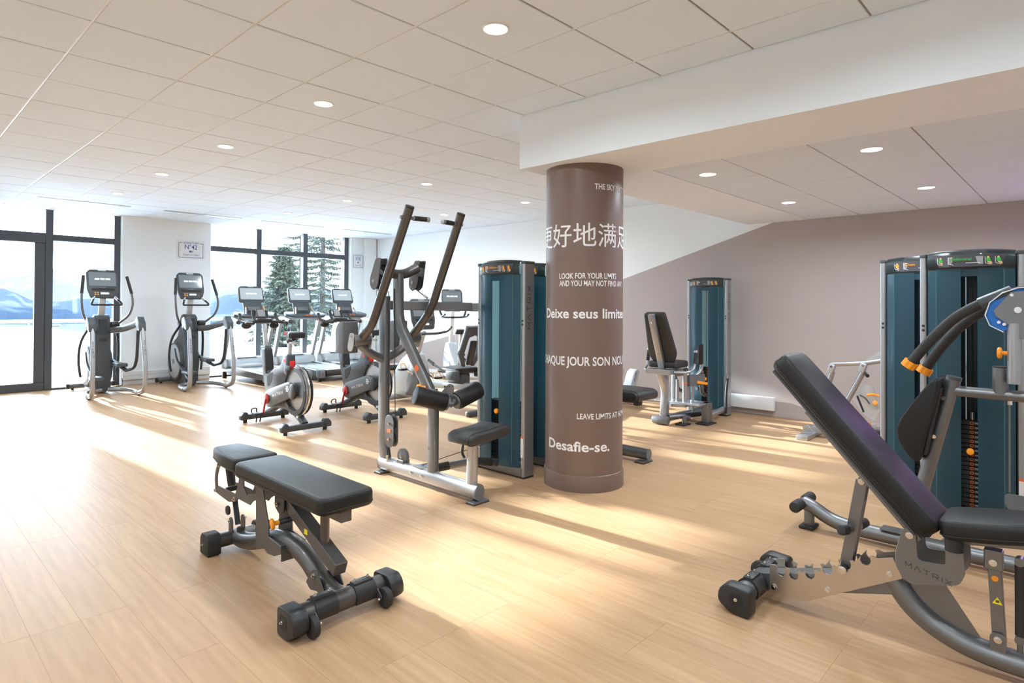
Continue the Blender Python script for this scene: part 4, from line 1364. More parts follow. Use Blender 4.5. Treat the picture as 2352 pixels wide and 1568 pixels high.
    ph = (stack_top - 0.105) / plates
    pm_ = None
    rg = None
    for k in range(plates):
        z0 = 0.105 + k * ph
        if pm_ is None:
            a_ = MB(); a_.box(ox + 0.01, ox + 0.10, oy + 0.125, oy + 0.42, oz, oz + ph - 0.003, 0.002, 1)
            pm_ = a_.mesh('weight_plate', 'plastic_black', smooth=False)
            a_ = MB(); a_.torus(P(0.0085, 0.268, ph / 2), (1, 0, 0), 0.0085, 0.0022, 14, 6)
            rg = a_.mesh('pin_hole_ring', 'orange_print')
            a_ = MB(); a_.box(ox + 0.0085, ox + 0.0098, oy + 0.236, oy + 0.252, oz + ph / 2 - 0.005, oz + ph / 2 + 0.005)
            nb_ = a_.mesh('weight_number', 'grey_print', smooth=False)
        wp = inst('weight_plate', pm_, (0, 0, z0), t)
        inst('pin_hole_ring', rg, (0, 0, 0), wp)
        inst('weight_number', nb_, (0, 0, 0), wp)
    zp = stack_top - ph * (pin_k + 0.5)
    mb = MB(); mb.cyl(P(0.008, 0.270, zp), P(-0.03, 0.270, zp), 0.006, 10); mb.cyl(P(-0.028, 0.270, zp), P(-0.052, 0.270, zp), 0.021, 18, 0.006)
    mb.build('selector_pin', 'orange', t, label='orange weight selector pin')
    MB().tube([P(-0.03, 0.270, zp), P(-0.03, 0.293, zp - 0.05), P(-0.01, 0.233, zp - 0.045), P(0.01, 0.21, zp + 0.02)], 0.003, 6, 0.03).build('pin_tether', 'plastic_black', t)
    MB().cyl(P(0.055, 0.270, stack_top), P(0.055, 0.270, stack_top + 0.05), 0.012, 12).build('cable_stud', 'chrome', t)
    MB().cyl(P(0.055, 0.270, stack_top + 0.05), P(0.055, 0.270, 1.7), 0.003, 6).build('stack_cable', 'plastic_black', t)

# ================================================================== LAT PULLDOWN
c = 2.97
lat = thing('lat_pulldown_machine', 'silver lat pulldown machine with two tall swinging arms beside the taupe column', 'gym machine', (3.62, 3.30, 0))
tower_parts(lat, 'lat', 15, 0.60, 2, 'orange')
MB().tube([(c, 3.135, 0.075), (c, 4.30, 0.075)], 0.058, 22, ry=0.046, up=(0, 0, 1)).build('base_tube', 'silver_light', lat)
for y_ in (3.135, 4.30):
    s = -1 if y_ < 3.5 else 1
    q = MB().tube([(c, y_, 0.075), (c, y_ + s * 0.012, 0.075)], 0.0585, 22, ry=0.0465, up=(0, 0, 1)).build('end_cap', 'plastic_grey', lat)
    MB().box(c - 0.075, c + 0.075, y_ - s * 0.02 - 0.05, y_ - s * 0.02 + 0.03, 0.004, 0.018, 0.002, 1).build('foot_plate', 'silver', lat, smooth=False)
    MB().box(c - 0.077, c + 0.077, y_ - s * 0.02 - 0.052, y_ - s * 0.02 + 0.032, 0.0, 0.005).build('foot_pad', 'rubber', lat, smooth=False)
for y_ in (3.72, 3.85):
    bolt(lat, (c - 0.045, y_, 0.085), (-1, 0, 0), 0.013)
# rear mast
MB().rtube([(c, 4.25, 0.10), (c, 4.285, 0.24), (c, 4.285, 1.46)], 0.055, 0.10, 0.10, up=(1, 0, 0)).build('rear_mast', 'silver', lat)
# cross bar to the tower head
MB().bar((c, 4.235, 1.385), (3.66, 3.93, 1.372), 0.075, 0.04, 0.006, up=(0, 0, 1)).build('cross_bar', 'silver', lat, smooth=False)
MB().bar((3.64, 3.93, 1.372), (3.70, 3.80, 1.372), 0.075, 0.04, 0.006, up=(0, 0, 1)).build('cross_bar_end', 'silver', lat, smooth=False)
# front mast: foot, vertical, slant back, vertical, yoke
MB().rtube([(c, 3.64, 0.11), (c, 3.64, 0.70), (c, 3.655, 0.74)], 0.055, 0.085, 0.0, up=(1, 0, 0)).build('front_post', 'silver', lat)
sm = MB().rtube([(c, 3.66, 0.70), (c, 4.09, 1.25), (c, 4.10, 1.64)], 0.055, 0.09, 0.09, up=(1, 0, 0)).build('slanted_mast', 'silver', lat)
MB().bar((c - 0.0285, 3.80, 0.878), (c - 0.0285, 3.828, 0.913), 0.001, 0.05, 0).build('warning_sticker', 'orange_print', sm, smooth=False)
MB().tube([(c - 0.17, 4.06, 1.70), (c - 0.08, 4.10, 1.645), (c, 4.10, 1.635), (c + 0.08, 4.10, 1.645), (c + 0.17, 4.06, 1.70)], 0.040, 18, 0.08).build('yoke_tube', 'gunmetal', lat)
for s in (-1, 1):
    x = c + s * 0.19
    prof = roundpoly([(4.02, 1.755), (4.09, 1.755), (4.17, 1.60), (4.165, 1.53), (4.115, 1.50), (4.06, 1.535)], [0.015, 0.02, 0.03, 0.03, 0.02, 0.03], 4)
    a_ = MB().prism(prof, YZ, x - s * 0.030 - 0.003, x - s * 0.030 + 0.003, 0.001, 1).build('pulley_guard', 'gunmetal_plate', lat, smooth=False)
    b_ = MB().prism(prof, YZ, x + s * 0.030 - 0.003, x + s * 0.030 + 0.003, 0.001, 1).build('pulley_guard', 'gunmetal_plate', lat, smooth=False)
    pl = MB().cyl((x - 0.018, 4.115, 1.575), (x + 0.018, 4.115, 1.575), 0.062, 26, 0.006).build('pulley', 'plastic_black', lat)
    MB().box(x - 0.026, x + 0.026, 4.03, 4.08, 1.70, 1.75, 0.005, 1).build('pulley_spacer', 'plastic_black', lat)
    bolt(b_, (x + s * 0.033, 4.115, 1.575), (s, 0, 0), 0.014)
    bolt(a_, (x - s * 0.033, 4.115, 1.575), (-s, 0, 0), 0.014)
    # cable to the arm
    MB().cyl((x, 4.10, 1.512), (c + s * 0.235, 4.035, 1.455), 0.004, 8).build('arm_cable', 'plastic_black', lat)
    MB().cyl((c + s * 0.225, 4.05, 1.468), (c + s * 0.24, 4.02, 1.445), 0.010, 10).build('cable_swivel', 'chrome', lat)
    # fork and pivot
    xp = c + s * 0.25
    MB().tube([(c + s * 0.02, 4.285, 0.94), (c + s * 0.13, 4.285, 0.985), (xp, 4.27, 1.07)], 0.034, 16, 0.06).build('fork_arm', 'silver', lat)
    MB().cyl((xp - 0.075, 4.25, 1.105), (xp + 0.075, 4.25, 1.105), 0.045, 22, 0.005).build('pivot_hub', 'silver', lat)
    for k in (-1, 1):
        xl = xp + k * 0.083
        q = MB().prism(roundpoly([(4.215, 1.16), (4.275, 1.165), (4.305, 1.06), (4.30, 1.02), (4.25, 1.015), (4.225, 1.06)], 0.022), YZ, xl - 0.004, xl + 0.004, 0.001, 1).build('pivot_plate', 'plastic_silver', lat, smooth=False)
        bolt(q, (xl + k * 0.004, 4.245, 1.135), (k, 0, 0), 0.015)
    # swinging arm
    if s < 0:
        pts = [(xp, 4.25, 1.11), (xp, 4.16, 1.17), (xp + 0.0, 3.62, 2.10)]
    else:
        pts = [(xp, 4.25, 1.11), (xp, 4.05, 1.32), (xp - 0.0, 3.62, 2.10)]
    pts = [(xp, 4.25, 1.11), (xp, 3.99, 1.335), (xp, 3.62, 2.10)] if s > 0 else [(xp, 4.25, 1.11), (xp, 4.10, 1.215), (xp, 3.62, 2.10)]
    ar = MB().tube(pts, 0.034, 20, 0.12).build('swing_arm', 'gunmetal', lat)
    MB().cyl((xp, 3.6205, 2.099), (xp, 3.6150, 2.111), 0.0335, 20).build('arm_end_cap', 'rubber', ar)
    d_ = Vector((-s * 0.98, -0.16, 0.0)).normalized()
    g0 = Vector((xp, 3.655, 2.03))
    MB().cyl(g0 - d_ * 0.05, g0 + d_ * 0.06, 0.014, 12).build('handle_axle', 'silver', ar)
    MB().cyl(g0 + d_ * 0.055, g0 + d_ * 0.165, 0.0185, 16).build('hand_grip', 'rubber', ar)
    for q0, q1 in ((0.05, 0.058), (0.162, 0.188)):
        MB().cyl(g0 + d_ * q0, g0 + d_ * q1, 0.020, 16, 0.002).build('grip_collar', 'silver_light', ar)
    # counterweight behind the pivot
    xc_ = xp + s * (-0.0)
    MB().bar((xp, 4.26, 1.10), (xp, 4.42, 1.12), 0.03, 0.05, 0.004).build('weight_arm', 'silver', lat, smooth=False)
    MB().prism(roundpoly([(4.40, 0.99), (4.52, 0.99), (4.52, 1.20), (4.46, 1.25), (4.40, 1.25)], [0.012, 0.02, 0.05, 0.04, 0.012], 5), YZ, xp - 0.07, xp + 0.07, 0.006, 2).build('counterweight', 'plastic_grey', lat)
# thigh rollers
MB().bar((c, 3.66, 0.70), (c, 3.435, 0.675), 0.05, 0.05, 0.005).build('roller_arm', 'silver', lat, smooth=False)
for s in (-1, 1):
    q0 = Vector((c + s * 0.05, 3.435, 0.675)); q1 = Vector((c + s * 0.268, 3.47 - s * 0.05, 0.745))
    dd = (q1 - q0).normalized()
    r_ = MB().cyl(q0, q1, 0.068, 30, 0.014).build('thigh_roller', 'vinyl', lat)
    MB().cyl(q0 - dd * 0.014, q0 + dd * 0.002, 0.055, 22).build('roller_collar', 'silver', r_)
    MB().torus(q1 - dd * 0.03, dd, 0.0675, 0.0015, 28, 6).build('roller_seam', 'piping', r_)
    MB().cyl(q0 - dd * 0.05, q0, 0.026, 16).build('roller_stub', 'silver', r_)
# adjust knob and ratchet plate
mb = MB(); mb.cyl((c - 0.03, 3.70, 0.76), (c - 0.07, 3.71, 0.76), 0.012, 12); mb.cyl((c - 0.068, 3.71, 0.76), (c - 0.095, 3.716, 0.76), 0.027, 18, 0.007)
mb.build('adjust_knob', 'orange', lat, label='orange adjuster knob')
MB().prism(roundpoly([(3.62, 0.70), (3.50, 0.80), (3.46, 0.80), (3.44, 0.77), (3.47, 0.66), (3.56, 0.65)], 0.02), YZ, c + 0.030, c + 0.036, 0.001, 1).build('ratchet_plate', 'silver', lat, smooth=False)
for k in range(4):
    MB().cyl((c + 0.0295, 3.455 + 0.03 * k, 0.785 - 0.004 * k), (c + 0.0365, 3.455 + 0.03 * k, 0.785 - 0.004 * k), 0.008, 10).build('ratchet_hole', 'dark_print', lat)
# seat
sp_ = MB().rtube([(c, 3.205, 0.115), (c, 3.195, 0.47)], 0.055, 0.075, 0.0, up=(1, 0, 0)).build('seat_post', 'silver_light', lat)
prof = roundpoly([(-0.20, 0.0), (-0.20, 0.055), (-0.15, 0.075), (0.0, 0.07), (0.15, 0.075), (0.20, 0.055), (0.20, 0.0), (0.15, -0.01), (-0.15, -0.01)], 0.04, 5)
Ms = Matrix.Translation((c + 0.015, 3.145, 0.455)) @ Matrix.Rotation(-0.08, 4, 'Y') @ XZ
mb = MB(); mb.prism(prof, Ms, -0.125, 0.125, 0.025, 3)
sd_ = mb.build('seat_pad', 'vinyl_grey', lat)
mb = MB()
Pq = [Ms @ Vector((x, y, 0.10)) for x, y in inset(prof, -0.001)]
mb.tube(Pq + Pq[:2], 0.002, 6, cap=False); mb.build('seam', 'piping', sd_)
MB().box(c - 0.04, c + 0.10, 3.20, 3.30, 0.435, 0.45, 0.003, 1).build('seat_plate', 'silver', lat, smooth=False)
MB().tube([(c - 0.03, 3.26, 0.45), (c - 0.035, 3.275, 0.33), (c - 0.03, 3.25, 0.30)], 0.010, 8, 0.05).build('seat_lever', 'plastic_black', lat)
# low pulleys, cables, curved link tube
MB().prism(rrect(4.075, 4.195, 0.235, 0.495, 0.058, 6), YZ, c - 0.055, c - 0.049, 0.001, 1).build('pulley_cover', 'plastic_grey', lat, smooth=False)
cv = MB().prism(rrect(4.075, 4.195, 0.235, 0.495, 0.058, 6), YZ, c - 0.012, c - 0.006, 0.001, 1).build('pulley_cover', 'plastic_grey', lat, smooth=False)
for z_ in (0.30, 0.43):
    q = MB().cyl((c - 0.046, 4.135, z_), (c - 0.016, 4.135, z_), 0.05, 22, 0.005).build('pulley', 'plastic_black', lat)
    bolt(q, (c - 0.056, 4.135, z_), (-1, 0, 0), 0.011)
MB().box(c - 0.0562, c - 0.0552, 4.11, 4.16, 0.355, 0.385).build('warning_sticker', 'orange_print', lat, smooth=False)
MB().cyl((c - 0.03, 4.085, 0.48), (c - 0.03, 4.115, 1.52), 0.0035, 6).build('pull_cable', 'plastic_black', lat)
MB().cyl((c - 0.03, 4.185, 0.10), (c - 0.03, 4.185, 1.50), 0.0035, 6).build('pull_cable', 'plastic_black', lat)
MB().cyl((c - 0.03, 4.19, 0.06), (c - 0.03, 4.19, 0.16), 0.010, 10).build('cable_clamp', 'chrome', lat)
q = MB().cyl((c - 0.012, 4.02, 0.175), (c + 0.02, 4.02, 0.175), 0.062, 26, 0.006).build('floor_pulley', 'plastic_grey', lat)
bolt(q, (c - 0.013, 4.02, 0.175), (-1, 0, 0), 0.012)
MB().box(c - 0.03, c + 0.04, 3.98, 4.06, 0.12, 0.15, 0.004, 1).build('pulley_bracket', 'silver', lat, smooth=False)
MB().prism(roundpoly([(c - 0.03, 3.74), (c + 0.08, 3.72), (c + 0.10, 3.84), (c - 0.02, 3.88)], 0.02), XY, 0.125, 0.133, 0.001, 1).build('swivel_plate', 'silver', lat, smooth=False)
bolt(lat, (c + 0.03, 3.80, 0.133), (0, 0, 1), 0.012)
MB().cyl((c + 0.02, 3.80, 0.14), (3.62, 3.60, 0.27), 0.003, 6).build('floor_cable', 'plastic_black', lat)
MB().tube([(c + 0.01, 3.78, 0.10), (3.15, 3.70, 0.12), (3.38, 3.62, 0.135), (3.60, 3.58, 0.09)], 0.03, 16, 0.12).build('link_tube', 'silver', lat)
for a_, b_ in (((3.09, 3.722, 0.115), (3.17, 3.69, 0.124)), ((3.40, 3.615, 0.130), (3.54, 3.588, 0.103))):
    MB().cyl(a_, b_, 0.033, 16).build('tube_sleeve', 'rubber', lat)

# ================================================================== MACHINE BEHIND THE COLUMN
row_m = thing('seated_row_machine', 'weight machine half hidden behind the taupe column, black seat and silver foot tube showing', 'gym machine', (4.02, 3.37, 0))
tower_parts(row_m, 'chest', 15, 0.58, 4, 'orange')
MB().tube([(4.77, 2.86, 0.075), (4.77, 4.3, 0.075)], 0.050, 20, ry=0.042, up=(0, 0, 1)).build('base_tube', 'silver', row_m)
MB().tube([(4.77, 2.848, 0.075), (4.77, 2.86, 0.075)], 0.0505, 20, ry=0.0425, up=(0, 0, 1)).build('end_cap', 'plastic_grey', row_m)
MB().box(4.70, 4.85, 2.865, 2.95, 0.004, 0.02, 0.002, 1).build('foot_plate', 'silver', row_m, smooth=False)
MB().box(4.695, 4.855, 2.86, 2.955, 0.0, 0.005).build('foot_pad', 'rubber', row_m, smooth=False)
MB().tube([(4.77, 3.95, 0.075), (4.5, 3.9, 0.08), (4.13, 3.8, 0.075)], 0.032, 14, 0.1).build('link_tube', 'silver', row_m)
MB().rtube([(4.77, 3.40, 0.11), (4.86, 3.30, 0.40), (4.88, 3.28, 0.52)], 0.05, 0.09, 0.1, up=(1, 0, 0)).build('seat_post', 'plastic_charcoal', row_m)
MB().rtube([(4.77, 4.10, 0.11), (4.77, 4.10, 1.15)], 0.05, 0.09, 0.0, up=(1, 0, 0)).build('chest_post', 'silver', row_m)
MB().box(4.62, 4.92, 4.00, 4.07, 0.85, 1.2, 0.02, 3).build('chest_pad', 'vinyl', row_m)
prof = roundpoly([(2.93, 0.535), (2.93, 0.60), (2.98, 0.625), (3.50, 0.625), (3.54, 0.60), (3.54, 0.535), (3.45, 0.52), (3.02, 0.52)], 0.035, 5)
sp_ = MB().prism(prof, YZ, 4.70, 5.08, 0.03, 3).build('seat_pad', 'vinyl_grey', row_m)
mb = MB(); Pq = [Vector((4.725, y_, z_)) for y_, z_ in inset(prof, -0.0012)]
mb.tube(Pq + Pq[:2], 0.002, 6, cap=False); mb.build('seam', 'piping', sp_)

# ================================================================== ROWER FOOT PLATES BY THE WALL
rw = thing('rowing_machine', 'low machine with two upright grey foot plates by the taupe wall, right of the column', 'rowing machine', (7.3, 4.75, 0))
MB().cyl((7.43, 4.62, 0.075), (7.43, 5.6, 0.075), 0.055, 18).build('cross_foot', 'silver', rw)
k_ = MB().prism(roundpoly([(7.37, 0.005), (7.50, 0.005), (7.50, 0.12), (7.48, 0.14), (7.39, 0.14), (7.37, 0.12)], 0.02), XZ, -4.66, -4.585, 0.008).build('end_cap', 'rubber', rw)
MB().box(7.415, 7.455, 4.583, 4.586, 0.055, 0.095).build('cap_recess', 'silver', k_, smooth=False)
MB().bar((7.43, 5.1, 0.12), (6.2, 5.1, 0.22), 0.07, 0.09, 0.008, up=(0, 1, 0)).build('rail', 'silver', rw, smooth=False)
MB().box(6.15, 6.25, 5.02, 5.18, 0.0, 0.2, 0.01).build('rear_foot', 'plastic_grey', rw)
for y_ in (4.52, 4.76):
    q = MB().prism(roundpoly([(6.98, 0.28), (7.10, 0.24), (7.22, 0.50), (7.17, 0.54), (7.10, 0.50)], 0.02), XZ, -(y_ + 0.062), -(y_ - 0.062), 0.006).build('foot_plate', 'plastic_silver', rw)
    MB().bar((7.08, y_, 0.38), (7.13, y_, 0.50), 0.13, 0.012, 0.003, up=(0, 1, 0)).build('foot_strap', 'plastic_charcoal', q, smooth=False)
    MB().bar((7.06, y_, 0.26), (7.20, 5.05, 0.12), 0.05, 0.05, 0.006).build('plate_arm', 'silver_light', rw, smooth=False)
MB().box(6.55, 6.8, 4.97, 5.23, 0.24, 0.32, 0.03, 3).build('sliding_seat', 'vinyl', rw)

# ================================================================== HIP MACHINE BY THE TAUPE WALL
hip = thing('hip_abductor_machine', 'silver hip abductor machine with black backrest and teal weight tower against the taupe wall', 'gym machine', (7.50, 3.36, 0))
tower_parts(hip, 'hip', 15, 0.60, 4, 'yellow')
# main seat post and base
MB().rtube([(6.46, 3.66, 0.09), (6.50, 3.66, 0.42), (6.38, 3.66, 0.60), (6.38, 3.66, 0.66)], 0.08, 0.10, 0.09, up=(0, 1, 0)).build('seat_post', 'silver_light', hip)
MB().tube([(6.40, 3.66, 0.06), (7.52, 3.64, 0.06)], 0.045, 16).build('base_tube', 'silver_light', hip)
bf = MB().cyl((6.42, 3.58, 0.055), (6.42, 3.78, 0.055), 0.05, 18, 0.012).build('rear_foot', 'plastic_grey', hip)
MB().tube([(6.46, 3.60, 0.09), (6.62, 3.50, 0.10), (6.70, 3.46, 0.07)], 0.03, 14, 0.06).build('side_tube', 'silver', hip)
MB().box(6.50, 6.66, 3.42, 3.54, 0.0, 0.018, 0.003, 1).build('foot_pad', 'rubber', hip, smooth=False)
MB().cyl((6.60, 3.47, 0.02), (6.60, 3.47, 0.10), 0.03, 14).build('foot_stub', 'silver', hip)
MB().box(6.72, 6.95, 3.24, 3.40, 0.0, 0.016, 0.003, 1).build('front_foot_pad', 'rubber', hip, smooth=False)
MB().box(6.80, 6.92, 3.28, 3.36, 0.014, 0.25, 0.005, 1).build('cam_box', 'silver', hip, smooth=False)
MB().box(6.62, 6.92, 3.30, 3.90, 0.225, 0.25, 0.006, 1).build('cam_deck', 'silver_light', hip, smooth=False)
MB().tube([(6.92, 3.32, 0.09), (7.40, 3.38, 0.09), (7.52, 3.40, 0.09)], 0.035, 14).build('link_tube', 'silver_light', hip)
MB().tube([(6.70, 3.55, 0.085), (6.95, 3.45, 0.085)], 0.028, 12).build('cross_tube', 'plastic_charcoal', hip)
q = MB().prism(roundpoly([(7.44, 0.02), (7.56, 0.02), (7.56, 0.52), (7.48, 0.52), (7.44, 0.30)], 0.02), XZ, -3.352, -3.340, 0.001, 1).build('tower_gusset', 'silver_light', hip, smooth=False)
bolt(q, (7.50, 3.335, 0.12), (0, -1, 0), 0.012)
MB().tube([(7.43, 3.345, 0.05), (7.44, 3.345, 0.30), (7.48, 3.345, 0.48)], 0.016, 10, 0.1).build('gusset_cable', 'plastic_black', hip)
# backrest: seen from behind
A, B = Vector((6.42, 3.66, 0.66)), Vector((6.17, 3.66, 1.285))
d = (B - A); L = d.length; d.normalize()
n_ = Vector((-d.z, 0, d.x))          # towards -X (rear)
Mp = Matrix(((0, d.x, -n_.x, A.x), (1, 0, 0, A.y), (0, d.z, -n_.z, A.z), (0, 0, 0, 1)))   # u along +Y, v up the back, w towards the front
MB().obox(Mp @ Matrix.Translation((0, L * 0.5, 0.0)), (0.075, L + 0.02, 0.05), 0.006, 2).build('back_upright', 'silver_light', hip)
for v_ in (0.12, 0.70):
    bolt(hip, Mp @ Vector((0.0, L * v_ + 0.12, -0.026)), -(-n_) * -1.0 if False else n_, 0.012)
ol = roundpoly([(-0.125, L), (0.125, L), (0.155, L * 0.55), (0.175, 0.14), (0.10, 0.02), (-0.10, 0.02), (-0.175, 0.14), (-0.155, L * 0.55)], [0.03, 0.03, 0.1, 0.08, 0.08, 0.08, 0.08, 0.1], 5)
p = pad(MB(), ol, Mp @ Matrix.Translation((0, 0, 0.03)), 0.085, 0.02).build('back_pad', 'vinyl_grey', hip)
seam(inset(ol, -0.001), Mp @ Matrix.Translation((0, 0, 0.03)), 0.022).build('seam', 'piping', p)
ol = roundpoly([(6.40, 3.47), (6.75, 3.50), (6.80, 3.56), (6.80, 3.76), (6.75, 3.82), (6.40, 3.85)], 0.05, 5)
p = pad(MB(), ol, Matrix.Translation((0, 0, 0.665)), 0.075, 0.02).build('seat_pad', 'vinyl_grey', hip)
seam(inset(ol, -0.001), Matrix.Translation((0, 0, 0.665)), 0.02).build('seam', 'piping', p)
MB().box(6.30, 6.46, 3.50, 3.82, 0.60, 0.655, 0.005, 1).build('seat_frame', 'silver_light', hip, smooth=False)
MB().box(6.44, 6.56, 3.46, 3.52, 0.58, 0.66, 0.005, 1).build('frame_lug', 'silver', hip, smooth=False)
for s in (-1, 1):
    y0 = 3.66 + s * 0.16
    pts = [(6.40, y0, 0.625), (6.50, 3.66 + s * 0.29, 0.625), (6.60, 3.66 + s * 0.31, 0.66), (6.63, 3.66 + s * 0.31, 0.80), (6.64, 3.66 + s * 0.31, 0.86)]
    h_ = MB().tube(pts, 0.016, 12, 0.06).build('side_handle', 'silver_light', hip)
    MB().cyl((6.61, 3.66 + s * 0.31, 0.72), (6.637, 3.66 + s * 0.31, 0.845), 0.021, 14).build('hand_grip', 'rubber', h_)
    MB().cyl((6.637, 3.66 + s * 0.31, 0.845), (6.642, 3.66 + s * 0.31, 0.872), 0.023, 14, 0.004).build('grip_end', 'silver_light', h_)
    # swing leg with knee pad
    xk = 6.98
    sw = MB().tube([(6.86, 3.66 + s * 0.10, 0.24), (6.86, 3.66 + s * 0.10, 0.54), (6.95, 3.66 + s * 0.15, 0.54), (7.02, 3.66 + s * 0.19, 0.60), (7.03, 3.66 + s * 0.19, 0.75)], 0.022, 12, 0.05).build('swing_leg', 'silver_light', hip)
    MB().box(6.94, 7.02, 3.66 + s * 0.20 - 0.022, 3.66 + s * 0.20 + 0.022, 0.68, 0.93, 0.02, 3).build('knee_pad', 'vinyl', sw)
    MB().box(6.95, 7.03, 3.66 + s * 0.20 - s * 0.024, 3.66 + s * 0.20 - s * 0.034, 0.70, 0.90, 0.003, 1).build('pad_plate', 'plastic_grey', sw, smooth=False)
    MB().tube([(7.03, 3.66 + s * 0.19, 0.60), (7.06, 3.66 + s * 0.17, 0.40), (7.10, 3.66 + s * 0.16, 0.33), (7.26, 3.66 + s * 0.12, 0.27)], 0.026, 12, 0.08).build('foot_bar', 'silver', sw)
for (x_, y_, r_, z0, z1) in ((6.72, 3.53, 0.030, 0.24, 0.62), (6.86, 3.50, 0.016, 0.12, 0.55), (6.72, 3.78, 0.030, 0.24, 0.6), (6.78, 3.66, 0.02, 0.2, 0.5)):
    MB().cyl((x_, y_, z0), (x_, y_, z1), r_, 14).build('pivot_post', 'silver_light', hip)
MB().cyl((6.68, 3.53, 0.625), (6.76, 3.53, 0.63), 0.025, 12).build('post_top', 'plastic_charcoal', hip)
MB().bar((6.74, 3.50, 0.50), (7.02, 3.44, 0.50), 0.05, 0.13, 0.006, up=(0, 1, 0)).build('range_plate', 'plastic_grey', hip, smooth=False)
MB().bar((6.85, 3.44, 0.48), (7.03, 3.40, 0.45), 0.02, 0.035, 0.005, up=(0, 1, 0)).build('range_lever', 'orange', hip, label='orange range adjusting lever')
MB().cyl((6.72, 3.53, 0.46), (6.72, 3.53, 0.475), 0.032, 14).build('warning_band', 'orange_print', hip)
MB().cyl((6.70, 3.62, 0.20), (6.70, 3.62, 0.235), 0.14, 26).build('cam_wheel', 'silver_light', hip)
MB().cyl((7.15, 3.60, 0.36), (7.28, 3.57, 0.36), 0.022, 12).build('heel_roller', 'rubber', hip)

# ================================================================== ABDOMINAL MACHINE, RIGHT
ab = thing('abdominal_machine', 'abdominal crunch machine with dark weight tower and two curved black yellow-capped arms', 'gym machine', (4.90, 0.300, 0))
tower_parts(ab, 'abs', 19, 0.66, 6, 'green', 'plastic_black')  # black rear shroud puts the slot's missing backlight into the colour
c = 4.10
MB().tube([(c, 1.335, 0.15), (c, 1.28, 0.135), (c, 1.17, 0.075), (c, 1.05, 0.060), (c, -0.3, 0.060)], 0.042, 18, 0.12).build('base_tube', 'silver', ab)
MB().cyl((c, 1.30, 0.02), (c, 1.30, 0.13), 0.03, 14).build('foot_leg', 'silver', ab)
MB().box(c - 0.06, c + 0.06, 1.26, 1.345, 0.0, 0.022, 0.005, 1).build('foot_pad', 'rubber', ab, smooth=False)
for s in (-1, 1):
    q = MB().cyl((c + s * 0.04, 1.338, 0.152), (c + s * 0.16, 1.338, 0.152), 0.034, 18, 0.012).build('foot_peg', 'rubber', ab)
MB().cyl((c - 0.05, 1.338, 0.152), (c + 0.05, 1.338, 0.152), 0.025, 14).build('peg_axle', 'silver', ab)
MB().box(c - 0.045, c + 0.045, 0.70, 0.90, 0.10, 0.106).build('tube_lug', 'silver', ab, smooth=False)
MB().tube([(c, 0.72, 0.10), (c, 0.70, 0.37), (c, 0.555, 1.0)], 0.036, 18, 0.06).build('back_post', 'silver', ab)
MB().tube([(c, 0.5535, 0.995), (c, 0.550, 1.012)], 0.037, 18).build('post_cap', 'plastic_charcoal', ab)
MB().tube([(c, 0.56, 0.935), (c, 0.25, 0.932), (c, -0.25, 0.93)], 0.029, 16).build('top_bar', 'silver', ab)
# side-on lumbar pad: outline in the YZ plane
ol = roundpoly([(0.635, 0.995), (0.605, 1.005), (0.60, 0.94), (0.655, 0.72), (0.69, 0.55), (0.715, 0.54), (0.75, 0.575), (0.795, 0.655), (0.80, 0.715), (0.775, 0.78), (0.70, 0.90)], 0.03, 4)
p = MB().prism(ol, YZ, c - 0.13, c + 0.13, 0.022, 3).build('lumbar_pad', 'vinyl', ab)
for xx in (c - 0.105, c + 0.105):
    mb = MB(); Pq = [Vector((xx, y_, z_)) for y_, z_ in inset(ol, -0.001)]
    mb.tube(Pq + Pq[:2], 0.0022, 6, cap=False); mb.build('seam', 'piping', p)
MB().bar((c, 0.60, 0.95), (c, 0.672, 0.58), 0.20, 0.014, 0.002, up=(1, 0, 0)).build('pad_board', 'plastic_black', ab, smooth=False)
for q_ in ((0.603, 0.895), (0.648, 0.68)):
    MB().cyl((c - 0.05, q_[0] - 0.012, q_[1]), (c - 0.062, q_[0] - 0.012, q_[1]), 0.011, 10).build('bolt', 'chrome', ab)
# uprights, cam
MB().cyl((c, 0.353, 0.94), (c, 0.353, 1.075), 0.034, 18).build('pivot_stub', 'silver', ab)
MB().cyl((c, 0.353, 1.075), (c, 0.353, 1.082), 0.035, 18).build('stub_cap', 'rubber', ab)
MB().cyl((c, 0.353, 1.03), (c - 0.0, 0.27, 1.03), 0.022, 14).build('pivot_pin', 'silver', ab)
MB().cyl((c - 0.05, 0.292, 1.0), (c - 0.05, 0.292, 1.31), 0.030, 18).build('arm_post', 'silver_light', ab)
mb = MB(); mb.cyl((c - 0.05, 0.32, 1.155), (c - 0.05, 0.345, 1.155), 0.011, 12); mb.cyl((c - 0.05, 0.342, 1.155), (c - 0.05, 0.362, 1.155), 0.030, 16, 0.008)
mb.build('adjust_knob', 'orange', ab, label='yellow orange adjuster knob')
camp = [(0.12, 1.47), (0.275, 1.487), (0.335, 1.462), (0.385, 1.415), (0.404, 1.35), (0.385, 1.30), (0.338, 1.27), (0.30, 1.28), (0.20, 1.29), (0.12, 1.30)]
cm = MB().prism(camp, YZ, c - 0.06, c - 0.03, 0.002, 1).build('cam_plate', 'blue_cam', ab, smooth=False, label='blue edge of the cam')
cp2 = [(0.12, 1.475), (0.24, 1.478), (0.305, 1.47), (0.375, 1.375), (0.365, 1.345), (0.30, 1.29), (0.28, 1.24), (0.22, 1.22), (0.12, 1.30)]
MB().prism(cp2, YZ, c - 0.072, c - 0.061, 0.001, 1).build('cam_face', 'silver', cm, smooth=False)
MB().tube([(c - 0.045, *q_) for q_ in ((0.20, 1.495), (0.275, 1.492), (0.338, 1.466), (0.390, 1.417), (0.409, 1.35), (0.390, 1.297), (0.335, 1.265))], 0.008, 10, ry=0.03, up=(0, 0, 1)).build('cam_rim', 'chrome', cm)
